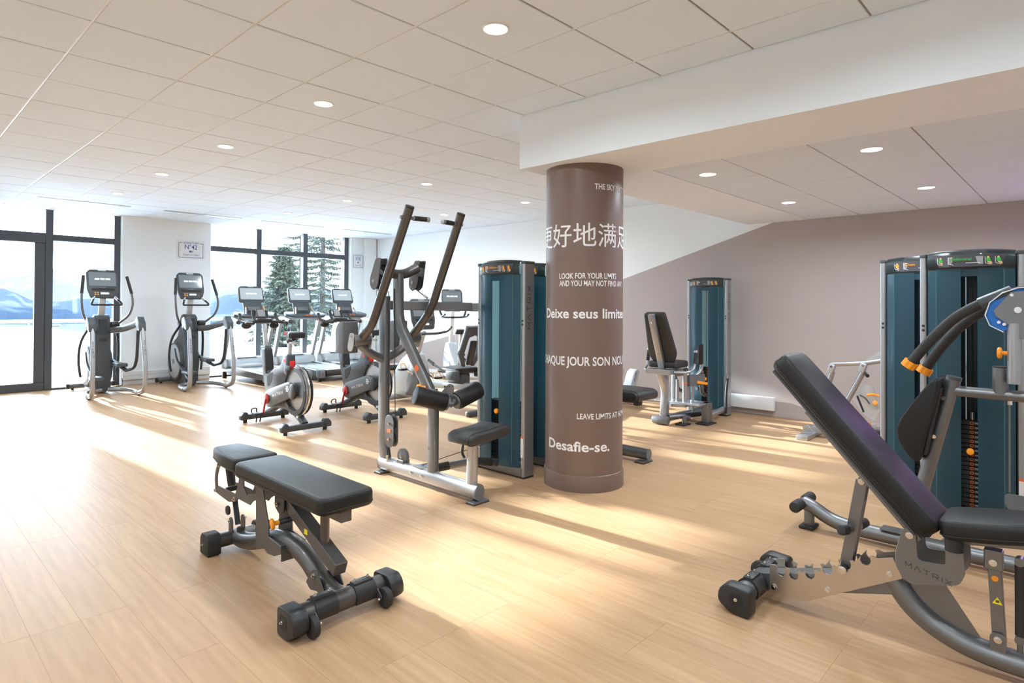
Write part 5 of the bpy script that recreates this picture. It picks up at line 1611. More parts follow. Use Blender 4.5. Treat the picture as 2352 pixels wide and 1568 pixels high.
for q_ in ((0.276, 1.379, 0.016), (0.30, 1.455, 0.008), (0.352, 1.315, 0.008), (0.33, 1.305, 0.008)):
    bolt(cm, (c - 0.073, q_[0], q_[1]), (-1, 0, 0), q_[2])
for s, ar_ in ((-1, [(0.36, 1.445), (0.46, 1.395), (0.55, 1.331), (0.667, 1.193), (0.755, 1.065)]), (1, [(0.36, 1.43), (0.46, 1.36), (0.55, 1.28), (0.65, 1.14), (0.715, 1.02)])):
    xa = c - 0.03 if s < 0 else c + 0.16
    a_ = MB().tube([(xa, *q_) for q_ in ar_], 0.027, 16, 0.14).build('curved_arm', 'rubber', ab)
    MB().tube([(xa, ar_[0][0] - 0.06, ar_[0][1] + 0.03), (xa, *ar_[0]), (xa, ar_[0][0] + 0.075, ar_[0][1] - 0.036)], 0.033, 16).build('arm_socket', 'plastic_charcoal', a_)
    e1 = Vector((xa, *ar_[-1])); e0 = Vector((xa, *ar_[-2])); dd = (e1 - e0).normalized()
    mb = MB()
    sec = []
    for k in range(24):
        rr_ = 0.039 if (k % 3) else 0.035
        sec.append((rr_ * math.cos(2 * PI * k / 24), rr_ * math.sin(2 * PI * k / 24)))
    mb.sweep([e1 - dd * 0.022, e1 + dd * 0.018], sec)
    mb.build('arm_cap', 'orange', a_, label='yellow orange ribbed end cap')
    MB().cyl(e1 + dd * 0.018, e1 + dd * 0.019, 0.026, 16).build('cap_hole', 'dark_print', a_)
MB().cyl((c + 0.05, 0.352, 1.44), (c + 0.09, 0.352, 1.44), 0.04, 18).build('arm_hub', 'plastic_charcoal', ab)
# cable rod and lower guard plate
MB().cyl((c, 0.316, 0.93), (c, 0.316, 0.43), 0.004, 8).build('cable_rod', 'silver', ab)
MB().cyl((c, 0.316, 0.905), (c, 0.316, 0.885), 0.012, 12).build('rod_collar', 'chrome', ab)
MB().prism(roundpoly([(0.335, 0.425), (0.335, 0.36), (0.30, 0.32), (0.10, 0.32), (0.10, 0.425)], 0.02), YZ, c - 0.012, c - 0.006, 0.001, 1).build('guard_plate', 'plastic_grey', ab, smooth=False)
bolt(ab, (c - 0.012, 0.25, 0.36), (-1, 0, 0), 0.014)
MB().tube([(c, 0.60, 0.06), (4.5, 0.58, 0.06), (4.93, 0.57, 0.06)], 0.034, 14).build('link_tube', 'silver', ab)

# ================================================================== SECOND DARK TOWER
ch = thing('chest_machine', 'dark teal weight tower peeking out behind the abdominal machine', 'gym machine', (5.30, 0.625, 0))
tower_parts(ch, 'chest', 15, 0.60, 5, 'orange', 'plastic_black')
MB().tube([(5.36, 0.9, 0.06), (6.2, 0.9, 0.06)], 0.045, 16).build('base_tube', 'silver', ch)
MB().box(6.15, 6.28, 0.82, 0.98, 0.0, 0.03, 0.004, 1).build('foot_pad', 'rubber', ch, smooth=False)
MB().rtube([(6.0, 0.9, 0.1), (6.02, 0.9, 0.5)], 0.06, 0.08, up=(0, 1, 0)).build('seat_post', 'silver', ch)
MB().box(5.85, 6.2, 0.74, 1.06, 0.50, 0.57, 0.025, 3).build('seat_pad', 'vinyl', ch)

# ================================================================== LEG PRESS FRAME BY THE WALL, RIGHT
c = 7.0
lp = thing('leg_press_machine', 'pale grey leg machine with slanted frame and orange levers behind the dark towers', 'gym machine', (c, 1.8, 0))
MB().bar((c, 2.26, 0.06), (c, 0.9, 0.26), 0.06, 0.08, 0.006).build('base_beam', 'silver_light', lp, smooth=False)
MB().prism(roundpoly([(2.28, 0.10), (2.22, 0.12), (2.15, 0.04), (2.20, 0.0), (2.26, 0.03)], 0.015), YZ, c - 0.04, c + 0.04, 0.004, 1).build('front_foot', 'silver_light', lp, smooth=False)
MB().box(c - 0.3, c + 0.3, 2.14, 2.26, 0.0, 0.05, 0.008).build('cross_foot', 'silver_light', lp)
MB().box(c - 0.3, c + 0.3, 1.0, 1.1, 0.0, 0.05, 0.008).build('cross_foot', 'plastic_charcoal', lp)
MB().bar((c, 1.05, 0.05), (c, 1.05, 0.26), 0.06, 0.06, 0.005).build('rear_leg', 'silver_light', lp, smooth=False)
for (yt, zt_, yb, zb) in ((1.99, 0.77, 2.16, 0.10), (1.695, 0.80, 1.98, 0.14)):
    MB().tube([(c, yb, zb), (c, yt, zt_ - 0.06)], 0.027, 14).build('slanted_post', 'silver_light', lp)
    q = MB().bar((c, yt + 0.025, zt_ - 0.075), (c, yt - 0.008, zt_ + 0.02), 0.075, 0.06, 0.012).build('pivot_clevis', 'plastic_silver', lp)
    bolt(q, (c - 0.038, yt, zt_ - 0.005), (-1, 0, 0), 0.013)
MB().tube([(c, 2.0, 0.785), (c, 1.70, 0.815), (c, 1.2, 0.93)], 0.024, 14, 0.1).build('swing_bar', 'silver_light', lp)
MB().prism([(1.62, 0.60), (1.72, 0.60), (1.80, 0.44), (1.70, 0.30), (1.60, 0.24), (1.55, 0.35)], YZ, c - 0.006, c + 0.006).build('range_plate', 'plastic_silver', lp, smooth=False)
MB().prism([(1.70, 0.83), (1.55, 0.95), (1.40, 1.0), (1.40, 0.86)], YZ, c - 0.006, c + 0.006).build('cam_plate', 'plastic_silver', lp, smooth=False)
MB().cyl((c, 1.755, 0.48), (c, 1.695, 0.32), 0.012, 10).build('damper', 'plastic_black', lp)
MB().tube([(c - 0.012, 1.73, 0.49), (c - 0.012, 1.68, 0.47), (c - 0.012, 1.64, 0.41)], 0.006, 8, 0.05).build('range_slot', 'dark_print', lp)
MB().tube([(c - 0.03, 1.66, 0.50), (c - 0.03, 1.60, 0.515), (c - 0.03, 1.55, 0.50)], 0.012, 10, 0.03).build('release_lever', 'orange', lp, label='orange release lever')
mb = MB(); mb.cyl((c - 0.02, 1.595, 0.42), (c - 0.06, 1.58, 0.43), 0.010, 10); mb.cyl((c - 0.055, 1.58, 0.43), (c - 0.075, 1.575, 0.435), 0.024, 14, 0.006)
mb.build('adjust_knob', 'orange', lp, label='orange adjuster knob')
MB().cyl((c - 0.03, 1.67, 0.71), (c - 0.09, 1.64, 0.70), 0.018, 12).build('stop_bumper', 'plastic_black', lp)
MB().box(c - 0.0425, c - 0.0405, 1.62, 1.69, 0.195, 0.225).build('warning_sticker', 'orange_print', lp, smooth=False)
MB().box(c - 0.1, c + 0.1, 1.45, 1.60, 0.12, 0.16, 0.01).build('foot_tread', 'rubber', lp)
MB().box(c - 0.2, c + 0.2, 1.30, 1.36, 0.60, 0.85, 0.02, 3).build('shin_pad', 'vinyl', lp)
MB().box(c - 0.2, c + 0.2, 1.30, 1.36, 0.95, 1.1, 0.02, 3).build('thigh_pad', 'vinyl', lp)

# ================================================================== CARDIO: shared console
def console(t, cx_, y, z0, z1, w, lean, keys=True):
    """screen unit facing -Y, bottom centre (cx_, y, z0), leaning back towards +Y"""
    h = z1 - z0
    M = Matrix.Translation((cx_, y, z0)) @ Matrix.Rotation(-lean, 4, 'X') @ XZ   # u=x, v=up, w=-y (towards user)
    if keys:
        ol = roundpoly([(-w * 0.40, 0), (w * 0.40, 0), (w * 0.50, h * 0.30), (w * 0.5, h * 0.90), (w * 0.40, h), (-w * 0.40, h), (-w * 0.5, h * 0.90), (-w * 0.50, h * 0.30)], 0.03, 4)
    else:
        ol = roundpoly([(-w * 0.46, 0), (w * 0.46, 0), (w * 0.5, h * 0.10), (w * 0.47, h * 0.93), (w * 0.36, h), (-w * 0.36, h), (-w * 0.47, h * 0.93), (-w * 0.5, h * 0.10)], 0.02, 4)
    b = MB().prism(ol, M, -0.05, 0.0, 0.012, 2).build('console', 'plastic_charcoal', t)
    s0, s1 = (0.42, 0.90) if keys else (0.19, 0.88)
    sw = w * 0.43
    MB().prism([(-sw, h * s0), (sw, h * s0), (sw, h * s1), (-sw, h * s1)], M, 0.0005, 0.002).build('screen', 'screen' if keys else 'screen_light', b, smooth=False)
    for k in (-1, 0, 1):
        MB().prism([(k * 0.072 - 0.030, h * (s0 + s1) / 2 - 0.012), (k * 0.072 + 0.030, h * (s0 + s1) / 2 - 0.012), (k * 0.072 + 0.030, h * (s0 + s1) / 2 + 0.014), (k * 0.072 - 0.030, h * (s0 + s1) / 2 + 0.014)], M, 0.0022, 0.0028).build('screen_icon', 'screen_icon', b, smooth=False)
    MB().prism(rrect(-0.055, 0.055, h * 0.94, h * 0.975, 0.004), M, 0.0, 0.003).build('badge', 'plastic_silver', b, smooth=False)
    hh = 0.0085
    Ml = M @ Matrix.Translation((-hh * LOGO_W / 2, h * (0.36 if keys else 0.10), 0.0008))
    logo(Ml, hh, 'plastic_silver', b, dot=None)
    if keys:
        MB().prism([(-w * 0.36, h * 0.26), (w * 0.36, h * 0.26), (w * 0.36, h * 0.33), (-w * 0.36, h * 0.33)], M, 0.0005, 0.006).build('tray', 'piping', b, smooth=False)
        for i in (0, 1):
            for j in (0, 1):
                MB().prism(rrect(-0.115 + i * 0.034, -0.093 + i * 0.034, h * 0.10 + j * 0.030, h * 0.10 + 0.018 + j * 0.030, 0.005), M, 0.0005, 0.003).build('key', 'orange', b, smooth=False)
        MB().prism([(-0.035, h * 0.13), (0.075, h * 0.13), (0.075, h * 0.19), (-0.035, h * 0.19)], M, 0.0005, 0.002).build('lcd', 'lcd', b, smooth=False)
        for i in range(5):
            MB().prism(rrect(-0.03 + i * 0.024, -0.016 + i * 0.024, h * 0.215, h * 0.235, 0.002), M, 0.0005, 0.002).build('key', 'plastic_grey', b, smooth=False)
        MB().prism(rrect(0.105, 0.117, h * 0.12, h * 0.145, 0.004), M, 0.0005, 0.002).build('stop_key', 'orange_print', b, smooth=False)
    return b

# ---- elliptical (local: x centre 0, y 0 at the rear feet, facing +Y) ----
EX, EY = 3.777, 10.40
el = thing('elliptical_trainer', 'elliptical trainer standing before the white pier between the windows', 'elliptical trainer', (0, 0, 0), 'elliptical trainers by the windows')
# body column and flywheel shroud
MB().prism(roundpoly([(0.62, 0.03), (1.36, 0.03), (1.40, 0.40), (1.26, 0.72), (1.00, 0.84), (0.93, 1.05), (0.90, 1.17), (0.80, 1.22), (0.70, 1.17), (0.64, 0.95), (0.63, 0.5)], [0.03, 0.05, 0.2, 0.2, 0.15, 0.1, 0.05, 0.06, 0.06, 0.1, 0.1], 5), YZ, -0.105, 0.105, 0.03, 3).build('drive_housing', 'plastic_charcoal', el)
for s in (-1, 1):
    mb = MB()
    mb.tube([(s * 0.104, 1.04, 0.40), (s * 0.150, 1.04, 0.40)], 0.34, 40, scl=[1.0, 0.93])
    q = mb.build('side_disc', 'plastic_charcoal', el)
    mb = MB(); mb.tube([(s * 0.150, 1.04, 0.40), (s * 0.158, 1.04, 0.40)], 0.29, 40, scl=[1.0, 0.96]); mb.build('disc_insert', 'plastic_silver', q)
    mb = MB(); mb.cyl((s * 0.158, 1.04, 0.40), (s * 0.160, 1.04, 0.40), 0.045, 20); mb.build('disc_badge', 'plastic_grey', q)
MB().prism([(0.66, 0.80), (0.68, 1.14), (0.655, 1.14), (0.635, 0.80)], YZ, -0.055, 0.055, 0.004, 1).build('front_cover', 'dark_metal', el)
# console mast
MB().bar((0, 0.80, 1.16), (0, 0.70, 1.55), 0.085, 0.06, 0.012).build('console_mast', 'plastic_silver', el)
console(el, 0, 0.655, 1.47, 1.935, 0.42, 0.28)
# fixed handlebar
MB().tube([(-0.13, 0.60, 1.49), (-0.19, 0.48, 1.40), (-0.20, 0.46, 1.365), (0.20, 0.46, 1.365), (0.19, 0.48, 1.40), (0.13, 0.60, 1.49)], 0.015, 12, 0.04).build('fixed_handlebar', 'plastic_black', el)
for s in (-1, 1):
    MB().tube([(s * 0.135, 0.59, 1.485), (s * 0.165, 0.53, 1.44)], 0.018, 12).build('pulse_grip', 'chrome', el)
    MB().cyl((s * 0.10, 0.66, 1.06), (s * 0.21, 0.66, 1.06), 0.045, 18, 0.006).build('pivot_hub', 'plastic_black', el)
    # moving arm
    ma = MB().tube([(s * 0.19, 0.66, 1.06), (s * 0.30, 0.46, 1.20), (s * 0.335, 0.40, 1.36), (s * 0.33, 0.44, 1.52), (s * 0.285, 0.56, 1.80)], 0.017, 12, 0.10).build('moving_arm', 'plastic_grey', el)
    MB().tube([(s * 0.3275, 0.45, 1.535), (s * 0.285, 0.56, 1.805)], 0.022, 12).build('arm_grip', 'rubber', ma)
    # shoulder tube
    sh = MB().tube([(s * 0.10, 0.62, 0.97), (s * 0.20, 0.42, 0.985), (s * 0.29, 0.14, 1.06), (s * 0.315, -0.05, 1.12)], 0.048, 18, 0.18, ry=0.036).build('shoulder_tube', 'silver', el)
    MB().prism(roundpoly([(0.05, 1.17), (-0.06, 1.19), (-0.15, 1.09), (-0.17, 0.99), (-0.10, 0.97), (0.02, 1.03), (0.08, 1.08)], 0.04, 5), YZ, s * 0.315 - 0.045, s * 0.315 + 0.045, 0.02, 3).build('shoulder_cover', 'plastic_silver', sh)
    MB().prism(roundpoly([(-0.05, 1.195), (-0.155, 1.10), (-0.18, 0.98), (-0.135, 0.97), (-0.10, 1.06), (-0.03, 1.14)], 0.02, 4), YZ, s * 0.315 - 0.047, s * 0.315 + 0.047, 0.015, 2).build('shoulder_cap', 'plastic_charcoal', sh)
    bolt(sh, (s * 0.36, -0.02, 1.03), (s, 0, 0), 0.018)
    # rear leg loop to the floor
    lg = MB().tube([(s * 0.315, -0.14, 1.02), (s * 0.32, -0.20, 0.80), (s * 0.33, -0.275, 0.45), (s * 0.33, -0.26, 0.10), (s * 0.315, -0.05, 0.045), (s * 0.315, 0.10, 0.045)], 0.032, 16, 0.17).build('rear_leg', 'silver_light', el)
    hgt = 0.026
    dv = Vector((s * 0.01, -0.075, -0.35)).normalized()
    Ml = Matrix(((0, -1, 0, s * 0.322 + 0.013), (dv.y, 0, -1, -0.238), (dv.z, 0, 0, 0.84), (0, 0, 0, 1)))
    logo(Ml, hgt, 'dark_print', lg, dot=None)
    ft = MB().tube([(s * 0.315, -0.04, 0.045), (s * 0.315, 0.22, 0.045), (s * 0.25, 0.42, 0.055), (s * 0.05, 0.55, 0.06)], 0.033, 16, 0.12).build('base_tube', 'silver_light', el)
    MB().torus((s * 0.315, 0.0, 0.045), (0, 1, 0), 0.034, 0.007, 18, 6).build('tube_collar', 'chrome', ft)
    MB().cyl((s * 0.315, 0.0, 0.0), (s * 0.315, 0.0, 0.02), 0.018, 12).build('leveller', 'rubber', ft)
    # pendulum link and pedal
    yp, zp = (0.12, 0.18) if s < 0 else (0.26, 0.36)
    MB().tube([(s * 0.285, -0.06, 0.98), (s * 0.28, -0.02, 0.55), (s * 0.27, yp - 0.20, zp + 0.05), (s * 0.22, yp, zp)], 0.023, 12, 0.14).build('pendulum_link', 'dark_metal', el)
    MB().bar((s * 0.22, yp, zp), (s * 0.15, yp + 0.55, zp + 0.14), 0.045, 0.045, 0.008).build('pedal_arm', 'plastic_charcoal', el)
    pd = MB().prism(roundpoly([(-0.075, -0.17), (0.075, -0.17), (0.08, 0.12), (0.04, 0.19), (-0.04, 0.19), (-0.08, 0.12)], 0.03, 4), Matrix.Translation((s * 0.165, yp + 0.16, zp + 0.06)), 0.0, 0.055, 0.015, 2).build('pedal', 'plastic_charcoal', el)
    MB().prism(roundpoly([(-0.055, -0.14), (0.055, -0.14), (0.06, 0.11), (-0.06, 0.11)], 0.02, 4), Matrix.Translation((s * 0.165, yp + 0.16, zp + 0.06)), 0.0552, 0.058).build('pedal_tread', 'rubber', pd)
    MB().tube([(s * 0.155, 0.95, 0.62), (s * 0.16, 0.85, 0.45), (s * 0.15, yp + 0.52, zp + 0.13)], 0.020, 10, 0.06).build('crank_link', 'dark_metal', el)
    MB().tube([(s * 0.17, 0.68, 1.03), (s * 0.255, 0.86, 0.80), (s * 0.27, 0.92, 0.50), (s * 0.24, 0.90, 0.24)], 0.018, 12, 0.14).build('front_rail', 'dark_metal', el)
MB().tube([(0, 0.55, 0.06), (0, 1.34, 0.07)], 0.04, 14).build('spine_tube', 'plastic_charcoal', el)
fs_ = MB().cyl((-0.30, 1.37, 0.06), (0.30, 1.37, 0.06), 0.036, 16).build('front_stabiliser', 'plastic_grey', el)
for s in (-1, 1):
    MB().cyl((s * 0.295, 1.37, 0.06), (s * 0.335, 1.37, 0.06), 0.041, 16, 0.006).build('stabiliser_cap', 'rubber', fs_)
    MB().cyl((s * 0.25, 1.37, 0.0), (s * 0.25, 1.37, 0.03), 0.02, 12).build('leveller', 'rubber', fs_)
el.location = (EX, EY, 0)
set_off((0, 0, 0))
dup(el, (2.515, 10.46, 0), 0.0, 'elliptical trainer nearest the glass door')

# ---- treadmill ----
tm = thing('treadmill', 'treadmill nearest the pier, leftmost of the three at the wide window', 'treadmill', (0, 0, 0), 'treadmills at the wide window')
W2 = 0.39
for s in (-1, 1):
    x0, x1 = s * 0.28, s * W2
    MB().prism(roundpoly([(0.02, 0.10), (0.02, 0.20), (1.60, 0.235), (1.60, 0.10)], 0.012), YZ, min(x0, x1), max(x0, x1), 0.006, 2).build('side_rail', 'plastic_grey', tm)
    ec = MB().prism(roundpoly([(-0.06, 0.075), (-0.06, 0.19), (-0.03, 0.225), (0.10, 0.225), (0.10, 0.075)], 0.02), YZ, s * 0.31 if s > 0 else -0.41, 0.41 if s > 0 else -0.31, 0.012, 2).build('rear_end_cap', 'plastic_grey', tm)
    MB().cyl((s * 0.36, -0.062, 0.14), (s * 0.36, -0.058, 0.14), 0.014, 12).build('adjuster_hole', 'dark_print', ec)
    MB().cyl((s * 0.33, 0.08, 0.052), (s * 0.37, 0.08, 0.052), 0.05, 18, 0.006).build('wheel', 'rubber', tm)
    MB().box(s * 0.35 - 0.035, s * 0.35 + 0.035, 1.80, 1.88, 0.0, 0.12, 0.01).build('front_foot', 'rubber', tm)
    up_ = MB().bar((s * 0.40, 1.80, 0.24), (s * 0.405, 1.46, 1.13), 0.06, 0.10, 0.012).build('upright', 'plastic_silver', tm)
    hh = 0.04
    dv = (Vector((0, 1.46, 1.13)) - Vector((0, 1.80, 0.24))).normalized()
    MB().prism(roundpoly([(1.96, 0.18), (1.62, 0.18), (1.66, 0.30), (1.76, 0.40), (1.90, 0.38)], 0.03), YZ, s * 0.40 - 0.036, s * 0.40 + 0.036, 0.01, 2).build('upright_foot', 'plastic_silver', tm)
    hr = MB().tube([(s * 0.405, 1.50, 1.11), (s * 0.41, 1.30, 1.10), (s * 0.415, 1.08, 1.06)], 0.040, 14, 0.1, ry=0.030).build('handrail', 'plastic_silver', tm)
    MB().cyl((s * 0.414, 1.09, 1.062), (s * 0.416, 1.055, 1.056), 0.042, 14, 0.008).build('handrail_cap', 'plastic_charcoal', hr)
    lv = MB().bar((s * 0.20, 1.27, 1.20), (s * 0.17, 1.34, 1.30), 0.022, 0.02, 0.005).build('toggle_lever', 'plastic_silver', tm)
    MB().bar((s * 0.17, 1.335, 1.293), (s * 0.162, 1.36, 1.325), 0.027, 0.024, 0.006).build('toggle_tip', 'orange', lv)
MB().box(-0.28, 0.28, 0.0, 1.62, 0.16, 0.20, 0.004, 1).build('deck', 'plastic_black', tm)
MB().tube([(-0.275, 0.0, 0.155), (0.275, 0.0, 0.155)], 0.056, 18).build('rear_roller', 'rubber', tm)
MB().box(-0.262, 0.262, 0.01, 1.62, 0.2, 0.2085).build('running_belt', 'plastic_charcoal', tm, smooth=False)
MB().box(-0.255, 0.255, 0.03, 0.09, 0.2083, 0.2092).build('belt_print', 'orange_print', tm, smooth=False)
MB().prism(roundpoly([(1.52, 0.19), (1.56, 0.29), (1.68, 0.375), (1.88, 0.385), (2.02, 0.34), (2.06, 0.20), (2.04, 0.10), (1.6, 0.10)], 0.05, 4), YZ, -0.365, 0.365, 0.035, 3).build('motor_hood', 'plastic_silver', tm)
MB().prism([(1.66, 0.372), (1.85, 0.392), (1.86, 0.396), (1.66, 0.378)], YZ, -0.18, 0.18).build('hood_vent', 'dark_print', tm, smooth=False)
MB().tube([(-0.40, 1.48, 1.10), (-0.2, 1.46, 1.14), (0.2, 1.46, 1.14), (0.40, 1.48, 1.10)], 0.05, 14, 0.1, ry=0.03).build('cross_bridge', 'plastic_silver', tm)
ds_ = MB().prism(roundpoly([(-0.43, 1.24), (-0.30, 1.10), (0.30, 1.10), (0.43, 1.24), (0.36, 1.46), (-0.36, 1.46)], 0.06, 4), Matrix.Translation((0, 0, 0)) @ Matrix.Translation((0, 1.3, 1.18)) @ Matrix.Rotation(0.22, 4, 'X') @ Matrix.Translation((0, -1.3, 0)), -0.02, 0.03, 0.015, 2).build('dashboard', 'plastic_charcoal', tm)
MB().box(-0.07, 0.07, 1.118, 1.15, 1.168, 1.186, 0.004).build('stop_bar', 'orange_print', ds_)
MB().box(-0.02, 0.02, 1.113, 1.149, 1.17, 1.190, 0.004).build('stop_button', 'red_print', ds_)
MB().bar((0, 1.40, 1.22), (0, 1.50, 1.46), 0.34, 0.05, 0.012).build('console_neck', 'plastic_charcoal', tm)
MB().bar((0, 1.385, 1.255), (0, 1.418, 1.325), 0.22, 0.052, 0.004).build('keypad', 'plastic_grey', tm)
console(tm, 0, 1.46, 1.415, 1.74, 0.485, 0.30, keys=False)
MB().box(0.25, 0.262, 1.215, 1.222, 1.03, 1.09).build('safety_clip', 'red_print', tm)
tm.location = (4.97, 9.98, 0)
set_off((0, 0, 0))
dup(tm, (5.94, 9.98, 0), 0.0, 'middle treadmill of the three at the wide window')
dup(tm, (6.90, 9.98, 0), 0.0, 'treadmill nearest the far corner, rightmost of the three at the wide window')

# ---- spin bike (local y 0 at the rear foot bar, facing +Y) ----
sb = thing('spin_bike', 'grey spin bike with red crank, standing alone left of the lat pulldown machine', 'spin bike', (0, 0, 0), 'spin bikes in the middle of the room')
for y_ in (0.0, 1.0):
    fb_ = MB().box(-0.24, 0.24, y_ - 0.035, y_ + 0.035, 0.035, 0.095, 0.01, 2).build('foot_bar', 'plastic_charcoal', sb)
    for s in (-1, 1):
        MB().prism(roundpoly([(s * 0.29, 0.035), (s * 0.22, 0.035), (s * 0.205, 0.10), (s * 0.225, 0.125), (s * 0.255, 0.125), (s * 0.29, 0.085)], 0.01), XZ, -(y_ + 0.042), -(y_ - 0.042), 0.006).build('foot_cap', 'plastic_charcoal', fb_)
        MB().cyl((s * 0.23, y_, 0.0), (s * 0.23, y_, 0.037), 0.022, 14).build('leveller', 'rubber', fb_)
# arch legs
MB().rtube([(0, 0.02, 0.085), (0, 0.13, 0.15), (0, 0.28, 0.225), (0, 0.45, 0.235), (0, 0.62, 0.23), (0, 0.80, 0.15), (0, 1.0, 0.08)], 0.075, 0.06, 0.10, up=(1, 0, 0)).build('arch_leg', 'plastic_charcoal', sb)
MB().box(-0.039, 0.039, 0.10, 0.14, 0.14, 0.17).build('leg_label', 'white_print', sb, smooth=False)
# main frame
fr = [(1.05, 0.88), (0.90, 0.90), (0.86, 0.62), (0.83, 0.575), (0.70, 0.64), (0.58, 0.66), (0.52, 0.70), (0.46, 0.80), (0.34, 0.82), (0.33, 0.70), (0.38, 0.58), (0.42, 0.50), (0.36, 0.30), (0.34, 0.215), (0.62, 0.215), (0.80, 0.24), (0.90, 0.36), (0.97, 0.56)]
MB().prism(roundpoly(fr, 0.035, 4), YZ, -0.038, 0.038, 0.012, 2).build('main_frame', 'plastic_charcoal', sb)
hl = [(0.855, 0.545), (0.70, 0.605), (0.735, 0.50), (0.80, 0.43), (0.84, 0.425)]
for s in (-1, 1):
    MB().prism(roundpoly(hl, 0.02, 4), YZ, s * 0.0385 - 0.0012, s * 0.0385 + 0.0012).build('frame_recess', 'piping', sb, smooth=False)
MB().prism(roundpoly([(1.01, 0.86), (0.89, 0.87), (0.85, 0.60), (0.88, 0.56), (0.94, 0.60)], 0.03, 4), YZ, -0.046, 0.046, 0.012, 2).build('head_cover', 'plastic_black', sb)
st_ = MB().prism(roundpoly([(0.46, 0.81), (0.33, 0.83), (0.315, 0.68), (0.36, 0.58), (0.43, 0.62)], 0.03, 4), YZ, -0.046, 0.046, 0.012, 2).build('seat_collar', 'plastic_charcoal', sb)
MB().box(-0.03, 0.03, 0.300, 0.325, 0.66, 0.755, 0.008).build('release_lever', 'red_print', st_, label='red release lever')
for s in (-1, 1):
    MB().box(s * 0.0465 - 0.0008, s * 0.0465 + 0.0008, 0.38, 0.43, 0.735, 0.765).build('collar_print', 'red_print', st_, smooth=False)
MB().bar((0, 0.385, 0.80), (0, 0.375, 0.96), 0.035, 0.06, 0.008).build('seat_tube', 'plastic_silver', sb)
MB().bar((0, 0.50, 0.955), (0, 0.20, 0.955), 0.035, 0.028, 0.006).build('seat_slider', 'plastic_silver', sb)
MB().tube([(0, 0.40, 0.965), (0, 0.33, 1.01), (0, 0.28, 1.01)], 0.03, 10, 0.03).build('saddle_clamp', 'plastic_black', sb)
sdl = MB().prism(roundpoly([(-0.02, 0.27), (0.02, 0.27), (0.035, 0.12), (0.10, 0.0), (0.085, -0.045), (-0.085, -0.045), (-0.10, 0.0), (-0.035, 0.12)], 0.025, 4), Matrix.Translation((0, 0.22, 1.01)), 0.0, 0.07, 0.026, 3).build('saddle', 'plastic_black', sb)
for s in (-1, 1):
    MB().sph((s * 0.075, 0.215, 1.055), 0.03, 0.5, 1.1, 0.8).build('saddle_side', 'red_print', sdl)
    MB().sph((s * 0.022, 0.43, 1.055), 0.03, 0.35, 1.3, 0.7).build('saddle_nose', 'red_print', sdl)
# flywheel
q = MB(); q.torus((0, 0.185, 0.43), (1, 0, 0), 0.272, 0.011, 44, 8); fwo = q.build('flywheel', 'chrome', sb)
q = MB(); q.tube([(-0.014, 0.185, 0.43), (0.014, 0.185, 0.43)], 0.268, 44); q.build('flywheel_disc', 'silver_light', fwo)
gd = [(0.185 + 0.29 * math.cos(math.radians(a_)), 0.43 + 0.29 * math.sin(math.radians(a_))) for a_ in range(-90, 141, 10)]
gi = [(0.185 + 0.255 * math.cos(math.radians(a_)), 0.43 + 0.255 * math.sin(math.radians(a_))) for a_ in range(140, -91, -10)]
for s in (-1, 1):
    ring_o = [(0.185 + 0.268 * math.cos(math.radians(a_)), 0.43 + 0.268 * math.sin(math.radians(a_))) for a_ in range(-150, 91, 12)]
    ring_i = [(0.185 + 0.215 * math.cos(math.radians(a_)), 0.43 + 0.215 * math.sin(math.radians(a_))) for a_ in range(90, -151, -12)]
    # the open side of the guard looks forward, into the frame
    ro = [(0.37 - y_ , z_) for y_, z_ in ring_o]; ri = [(0.37 - y_, z_) for y_, z_ in ring_i]
    MB().prism(ro + ri, YZ, s * 0.040 - 0.006, s * 0.040 + 0.006, 0.003, 1).build('wheel_guard', 'plastic_black', sb)
    MB().bar((s * 0.036, 0.40, 0.69), (s * 0.036, 0.28, 0.67), 0.02, 0.05, 0.006).build('guard_bridge', 'plastic_charcoal', sb)
    # belt cover
    bc = roundpoly([(0.82, 0.30), (0.80, 0.37), (0.74, 0.40), (0.26, 0.53), (0.19, 0.52), (0.16, 0.43), (0.20, 0.36), (0.70, 0.195), (0.78, 0.20)], 0.04, 5)
    cv_ = MB().prism(bc, YZ, s * 0.040 if s > 0 else -0.085, 0.085 if s > 0 else -0.040, 0.012, 2).build('belt_cover', 'plastic_grey', sb)
    if s < 0:
        MB().cyl((-0.085, 0.165, 0.43), (-0.05, 0.165, 0.43), 0.085, 24, 0.01).build('hub_cover', 'plastic_black', cv_)
        hh = 0.03
        dv = Vector((0, -0.965, 0.26)).normalized(); uv = Vector((0, 0.26, 0.965)).normalized()
        Ml = Matrix(((0, 0, -1, -0.0862), (dv.y, uv.y, 0, 0.60), (dv.z, uv.z, 0, 0.325), (0, 0, 0, 1)))
        logo(Ml, hh, 'white_print', cv_)
        mb = MB()
        for k in range(7):
            a_ = k * PI / 3; cc = (0.26, 0.452) if k == 6 else (0.26 + 0.026 * math.cos(a_), 0.452 + 0.026 * math.sin(a_))
            mb.bm.faces.new([mb.bm.verts.new((-0.0862, cc[0] + 0.011 * math.cos(b_), cc[1] + 0.011 * math.sin(b_))) for b_ in [i * PI / 3 for i in range(6)]])
        mb.build('emblem', 'white_print', cv_, smooth=False)
MB().cyl((-0.10, 0.74, 0.295), (0.10, 0.74, 0.295), 0.02, 14).build('crank_axle', 'dark_metal', sb)
